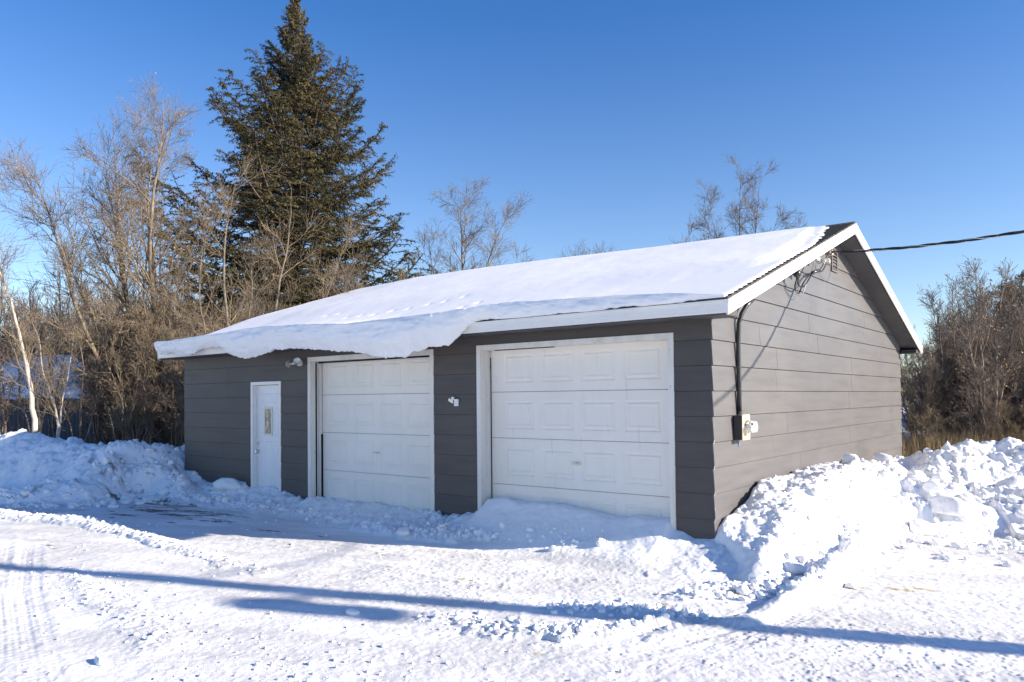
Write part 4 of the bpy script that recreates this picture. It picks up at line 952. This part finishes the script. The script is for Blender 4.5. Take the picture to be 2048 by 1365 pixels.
TL_, TG = 'dense bare shrub between the shed and the multi-stemmed tree', 'shrubs right of the shed'
for i in range(20):
    b = math.radians(-66.5+7*(i+.5)/20); d = 27+8*rng.random(); put(i % 4, CAM[0]+math.sin(b)*d, CAM[1]+math.cos(b)*d, 1.2, .95+.6*rng.random(), TL_, TG)
for i, (x, y) in enumerate(((.2,11.6),(.9,12.4),(-.3,12.8),(.3,13.8),(1.6,13.0),(2.6,12.6))): put(i % 4, x, y, .6, .42+.12*(i % 3), 'low brown shrub just behind the rear corner of the garage', 'low shrubs behind the garage corner')
NL, NG = 'low tangled shrub at the foot of the multi-stemmed tree beside the garage', 'low shrubs at the left garage corner'
for i, (x, y) in enumerate(((-12.6,2.3),(-12.2,4.2),(-13.4,3.5),(-12.9,5.6),(-14.8,2.2),(-15.4,3.8),(-14.2,4.9))): put(i % 4, x, y, .8, .62+.1*(i % 3), NL, NG)

# ------------------------------------------------------------------ spruce
def spruce(loc, H_, seed):
    rng = np.random.default_rng(seed); root = empty('spruce_tree', loc); tag(root, 'tall dark green spruce towering behind the left end of the garage', 'spruce')
    tp = np.array([[(rng.normal(0, .02), rng.normal(0, .02), z) for z in np.linspace(0, H_, 16)]]); tr = np.linspace(.21, .02, 16)[None]
    v, f = tubes(tp, tr, 10); mesh_np('trunk', v, [f], M['sprucebark'], root, smooth=True)
    nb = 330; zw = H_*(.05+.945*(np.arange(nb)//9+.5)/(nb//9+1))**.96; z = np.sort(zw+rng.normal(0, .055, nb)*(1+1.2*(np.arange(nb) % 3 == 0))); az = (np.arange(nb)*2.399+rng.normal(0, .3, nb))
    q = 1-z/H_
    prof = np.interp(q, [0, .06, .12, .2, .3, .42, .55, .75, 1], [.05, .34, .68, 1.25, 2.05, 3.0, 3.7, 4.15, 4.1])
    lob = 1+.16*np.sin(az*3+z*1.3)+.10*np.sin(az*5-z*2.1)
    L = prof*lob*rng.choice([.62, .8, .95, 1.12], nb)*rng.uniform(.9, 1.08, nb)
    N_ = 13; s = np.linspace(0, 1, N_)
    pitch0 = np.interp(q, [0, .25, .5, 1], [.85, .46, .22, -.1])+rng.normal(0, .08, nb)
    tipup = np.interp(q, [0, .4, 1], [.2, .75, .6])
    P = np.zeros((nb, N_, 3)); P[:, 0, 2] = z
    hd = np.stack([np.cos(az), np.sin(az)], 1); wob = np.zeros(nb)
    for k in range(1, N_):
        pa = pitch0+tipup*(s[k]**2.2)-.25*np.sin(PI*s[k])*q; wob += rng.normal(0, .05, nb); a = az+wob; st_ = L/(N_-1)
        P[:, k, 0] = P[:, k-1, 0]+np.cos(a)*np.cos(pa)*st_; P[:, k, 1] = P[:, k-1, 1]+np.sin(a)*np.cos(pa)*st_; P[:, k, 2] = P[:, k-1, 2]+np.sin(pa)*st_
    R = (.008+.011*L)[:, None]*np.linspace(1, .2, N_)
    # side twigs, both sides, drooping
    def sides(P, R, n_, ang, lf, droop, N2, t0=.12):
        B_, N__ = R.shape; pi_ = np.repeat(np.arange(B_), n_); t = np.tile(np.linspace(t0, .99, n_), B_)+rng.normal(0, .02, B_*n_); t = np.clip(t, 0, .999)
        f_ = t*(N__-1); i = np.minimum(f_.astype(int), N__-2); fr = (f_-i)[:, None]
        p0 = P[pi_, i]*(1-fr)+P[pi_, i+1]*fr; T = P[pi_, i+1]-P[pi_, i]; T /= np.linalg.norm(T, axis=1, keepdims=True)+1e-9
        side = np.cross(T, [0, 0, 1.]); side /= np.linalg.norm(side, axis=1, keepdims=True)+1e-9; sg = np.where(np.arange(B_*n_) % 2, 1, -1)[:, None]
        a = rng.normal(ang, .18, B_*n_)[:, None]; d = T*np.cos(a)+side*sg*np.sin(a)+np.stack([np.zeros(B_*n_)]*2+[rng.normal(.0, .20, B_*n_)], 1)
        d /= np.linalg.norm(d, axis=1, keepdims=True)
        plen = np.linalg.norm(P[:, 1]-P[:, 0], axis=1)[pi_]*(N__-1)
        Ln = plen*lf*rng.uniform(.55, 1.15, B_*n_)*np.clip(1.15-t, .22, 1)**.5*np.clip(t*3.5, .3, 1)
        out = np.zeros((B_*n_, N2, 3)); out[:, 0] = p0
        for k in range(1, N2):
            d = d+rng.normal(0, .08, d.shape); d[:, 2] -= droop/N2; d /= np.linalg.norm(d, axis=1, keepdims=True); out[:, k] = out[:, k-1]+d*(Ln/(N2-1))[:, None]
        return out, np.maximum(R[pi_, i]*.4, .003)[:, None]*np.linspace(1, .5, N2)
    P2, R2 = sides(P, R, 28, .95, .33, .5, 6)
    big = np.linalg.norm(P2[:, 1]-P2[:, 0], axis=1)*5 > .16
    P3, R3 = sides(P2[big], R2[big], 8, .8, .42, .45, 4, .15)
    v, f = joinm([tubes(P, R, 5), tubes(P2, R2, 3)]); mesh_np('branches', v, [f], M['sprucebark'], root)
    # needles: short blades set around every shoot
    V = []; tone = []
    for PP, dens, ln in ((P[:, 6:], 80, .07), (P2, 62, .068), (P3, 62, .062)):
        seg0 = PP[:, :-1].reshape(-1, 3); seg1 = PP[:, 1:].reshape(-1, 3); sl = np.linalg.norm(seg1-seg0, axis=1)
        cnt = np.maximum((sl*dens).astype(int), 1); idx = np.repeat(np.arange(len(sl)), cnt); n_ = len(idx)
        t = rng.random(n_)[:, None]; p = seg0[idx]*(1-t)+seg1[idx]*t; T = (seg1-seg0)[idx]/(sl[idx][:, None]+1e-9)
        r = rng.normal(size=(n_, 3)); r -= T*np.sum(r*T, 1, keepdims=True); r /= np.linalg.norm(r, axis=1, keepdims=True)
        d = T*.55+r*.8; ll = ln*rng.uniform(.6, 1.25, n_)[:, None]; w_ = np.cross(d, r+T)*1.0; w_ /= np.linalg.norm(w_, axis=1, keepdims=True)+1e-9
        wd = .009+.006*rng.random(n_)[:, None]
        V.append(np.stack([p-w_*wd, p+w_*wd, p+d*ll], 1).reshape(-1, 3))
        clump = .42+.55*vnoise(p[:, 0]*1.7+p[:, 2], p[:, 1]*1.7-p[:, 2], 5)+.28*vnoise(p[:, 0]*7, p[:, 1]*7+p[:, 2]*7, 6)+.10*rng.normal(size=n_)
        tone.append(np.repeat(np.clip(clump, 0, 1), 3))
    V = np.concatenate(V); mesh_np('needles', V, [np.arange(len(V)).reshape(-1, 3)], M['needle'], root, attr={'tone': np.concatenate(tone)})
    # cones near the tips in the upper half
    tips = P2[::3, -1]; tips = tips[(tips[:, 2] > H_*.42)][::5]; bV, bF = ico(1); n_ = len(tips)
    cv = (bV*np.array([.014, .014, .045]))[None]+tips[:, None]+np.array([0, 0, -.05]); cf = (bF[None]+(np.arange(n_)*len(bV))[:, None, None]).reshape(-1, 3)
    o = mesh_np('cones', cv.reshape(-1, 3), [cf], M['cone'], root); o['kind'] = 'stuff'
    root.scale = (1.4, 1.4, 1.4)
spruce((-22.46, 10.77, -.73), 14.0, 3)

# ------------------------------------------------------------------ background: shed with snowy roof, wood, dry grass, fallen trunk
sh = empty('shed', (-31.2, 5.6, 0)); sh.rotation_euler = (0, 0, 0); tag(sh, 'dark blue metal shed with a snow-covered roof behind the left trees', 'shed')
ax = RV*1.0; bx_ = FV*1.0
def P3(u, d, z): return tuple(ax*u+bx_*d+np.array([0, 0, z]))
m = MB(); U0, U1 = -9, 2.4
nst = 60
for k in range(nst):                            # corrugated wall sheets
    u_a = U0+(U1-U0)*k/nst; u_b = U0+(U1-U0)*(k+1)/nst; um = (u_a+u_b)/2
    m.add([P3(u_a, 0, 0), P3(um, -.012, 0), P3(u_b, 0, 0), P3(u_b, 0, 2.2), P3(um, -.012, 2.2), P3(u_a, 0, 2.2)], [(0, 1, 4, 5), (1, 2, 3, 4)])
m.add([P3(U1, 0, 0), P3(U1, 8, 0), P3(U1, 8, 2.2), P3(U1, 4, 3.9), P3(U1, 0, 2.2)], [(0, 1, 2, 3, 4)])
m.add([P3(U0, 0, 0), P3(U0, 8, 0), P3(U0, 8, 2.2), P3(U0, 4, 3.9), P3(U0, 0, 2.2)], [(4, 3, 2, 1, 0)])
m.add([P3(U0, 8, 0), P3(U1, 8, 0), P3(U1, 8, 2.2), P3(U0, 8, 2.2)], [(3, 2, 1, 0)])
m.build('wall', M['shed'], sh)
nu, nv = 90, 50; V = []
for j in range(nv+1):
    for i in range(nu+1):
        u = U0-.2+(U1-U0+.4)*i/nu; d = -.35+8.7*j/nv; z = 2.38+.42*(4-abs(4-d))+.10*float(vnoise(u*.8, d*.8, 4))+.05*float(vnoise(u*3, d*3, 5)); z += -.22*(max(0, .12-min(j, nv-j)/nv)*8)
        V.append(P3(u, d, z))
q = [(j*(nu+1)+i, j*(nu+1)+i+1, (j+1)*(nu+1)+i+1, (j+1)*(nu+1)+i) for j in range(nv) for i in range(nu)]
mesh_np('roof', np.array(V), [np.array(q)], M['snow_soft'], sh, smooth=True)
def wood(name, bear0, bear1, d0, d1, n_, hmin, hmax, seed, label, mt='twig_dark', rmin=.012):
    rng = np.random.default_rng(seed); b = np.radians(rng.uniform(bear0, bear1, n_)); d = rng.uniform(d0, d1, n_)
    base = np.stack([CAM[0]+np.sin(b)*d, CAM[1]+np.cos(b)*d, np.zeros(n_)], 1); hh = rng.uniform(hmin, hmax, n_)
    N_ = 7; S = base[:, None]+np.stack([np.cumsum(rng.normal(0, .12, (n_, N_)), 1), np.cumsum(rng.normal(0, .12, (n_, N_)), 1), hh[:, None]*np.linspace(0, 1, N_)[None]], -1)
    R = (.012*hh)[:, None]*np.linspace(1, .2, N_)
    P1, R1 = grow(S, R, 14, rng, .12, 1, .6, hmax*.30, .5, .15, 5, rmin=rmin*1.2)
    P2, R2 = grow(P1, R1, 7, rng, .1, 1, .7, hmax*.13, .3, .2, 4, rmin=rmin)
    v, f = joinm([tubes(S, R, 5), tubes(P1, R1, 3), tubes(P2, R2, 3)]); o = mesh_np(name, v, [f], M[mt]); tag(o, label, 'woodland', kind='stuff'); return o
wood('far_wood', -9, 6, 46, 75, 420, 5.0, 7.2, 1, 'dense brown leafless wood far behind the right thicket')
wood('far_wood', -78, -38, 42, 70, 420, 6.0, 8.5, 2, 'grey leafless wood far behind the left trees and the spruce', mt='twig_dark')
wood('brush', -8, 5, 23, 40, 800, 1.6, 3.6, 3, 'low brown brush filling the ground of the right thicket', rmin=.007)
wood('brush', -65.5, -46, 27, 40, 420, 1.8, 3.6, 4, 'low brown brush between the shed and the left trees', rmin=.007)
# small far evergreen at the right
def small_evergreen(loc, H_, seed, label):
    rng = np.random.default_rng(seed); root = empty('pine_tree', loc); tag(root, label, 'pine')
    S = np.array([[(0, 0, z) for z in np.linspace(0, H_, 8)]], float); R = np.linspace(.16, .03, 8)[None]
    v, f = tubes(S, R, 6); mesh_np('trunk', v, [f], M['sprucebark'], root)
    P1, R1 = grow(S, R, 60, rng, .35, 1, 1.25, 2.3, .15, .1, 7, rmin=.012)
    P2, R2 = grow(P1, R1, 14, rng, .2, 1, .8, .8, .1, .15, 4, rmin=.008)
    p = (P2[:, :-1]+(P2[:, 1:]-P2[:, :-1])*rng.random((P2.shape[0], 3, 1))).reshape(-1, 3); p = np.repeat(p, 9, 0); n_ = len(p); a = rng.normal(size=(n_, 3))*.11; b = rng.normal(size=(n_, 3))*.04
    Vn = np.stack([p, p+a, p+b+a*.3], 1).reshape(-1, 3)
    v, f = joinm([tubes(P1, R1, 4)]); mesh_np('branches', v, [f], M['sprucebark'], root)
    mesh_np('needles', Vn, [np.arange(n_*3).reshape(-1, 3)], M['needle'], root, attr={'tone': np.repeat(rng.uniform(.1, .5, n_), 3)})
small_evergreen((1.9, 42, 0), 8.2, 5, 'dark pine in the far wood at the right edge of the picture')
small_evergreen((-.9, 47, 0), 7.9, 6, 'dark pine half hidden in the wood right of the gable')
# fallen trunk
m = MB(); m.tube([(-.9, 16.2, .85), (.1, 15.8, 1.25), (.75, 15.4, 1.75), (1.2, 15.2, 1.95)], [.07, .06, .045, .03], 8); m.tube([(-.6, 16.1, .6), (.2, 15.8, 1.2), (.7, 15.4, 1.72)], [.05, .045, .03], 8)
o = m.build('fallen_trunk', M['bark_dark'], smooth=True); tag(o, 'dark broken trunk leaning across the thicket right of the side wall', 'fallen trunk')
def drygrass(name, boxes, n_, hmax, seed, label):
    rng = np.random.default_rng(seed); V = []
    for (cx, cy, sx, sy, w_) in boxes:
        k = int(n_*w_); x = rng.normal(cx, sx, k); y = rng.normal(cy, sy, k); z = height(x, y)[0]; hgt = hmax*rng.uniform(.35, 1, k); lean = rng.normal(0, .22, (k, 2))*hgt[:, None]; th = rng.uniform(0, PI, k); wd = .006
        b0 = np.stack([x-np.cos(th)*wd, y-np.sin(th)*wd, z-.02], 1); b1 = np.stack([x+np.cos(th)*wd, y+np.sin(th)*wd, z-.02], 1)
        t_ = np.stack([x+lean[:, 0], y+lean[:, 1], z+hgt], 1); V.append(np.stack([b0, b1, t_], 1))
    V = np.concatenate(V).reshape(-1, 3); o = mesh_np(name, V, [np.arange(len(V)).reshape(-1, 3)], M['grass']); tag(o, label, 'dry grass', kind='stuff')
drygrass('dry_grass', [(.2,11.8,.6,.8,.5),(2.0,13.2,1.6,.7,.5)], 14000, 1.1, 1, 'tall tan dry grass behind the right snow pile')
drygrass('dry_grass', [(-12.1,3.2,.5,1.2,.6),(-13.4,5.0,1.0,1.2,.4)], 5000, .8, 2, 'dry weeds beside the left end wall of the garage')

# ------------------------------------------------------------------ utility pole beyond the right edge; its shadow crosses the yard
up_ = empty('utility_pole', (10.5, 1.32, 0)); tag(up_, 'round wooden utility pole carrying the garage cable, right of the yard', 'utility pole')
m = MB(); m.tube([(0, 0, -.2), (0, 0, 4.5), (0, 0, 9.0)], [.165, .14, .11], 16); m.build('pole', M['wood'], up_, smooth=True)
tr = empty('pole_transformer', (0, 0, 5.27)); tr.name = 'transformer'; tr.parent = up_; 
m = MB(); m.tube([(.17, -.48, -.32), (.17, -.48, .25), (.17, -.48, .31)], [.19, .19, .13], 18); m.build('tank', M['shed'], tr, smooth=False)
m = MB(); m.box(.02, .16, -.36, -.05, .1, .14); m.build('mounting_arm', M['steel'], tr)
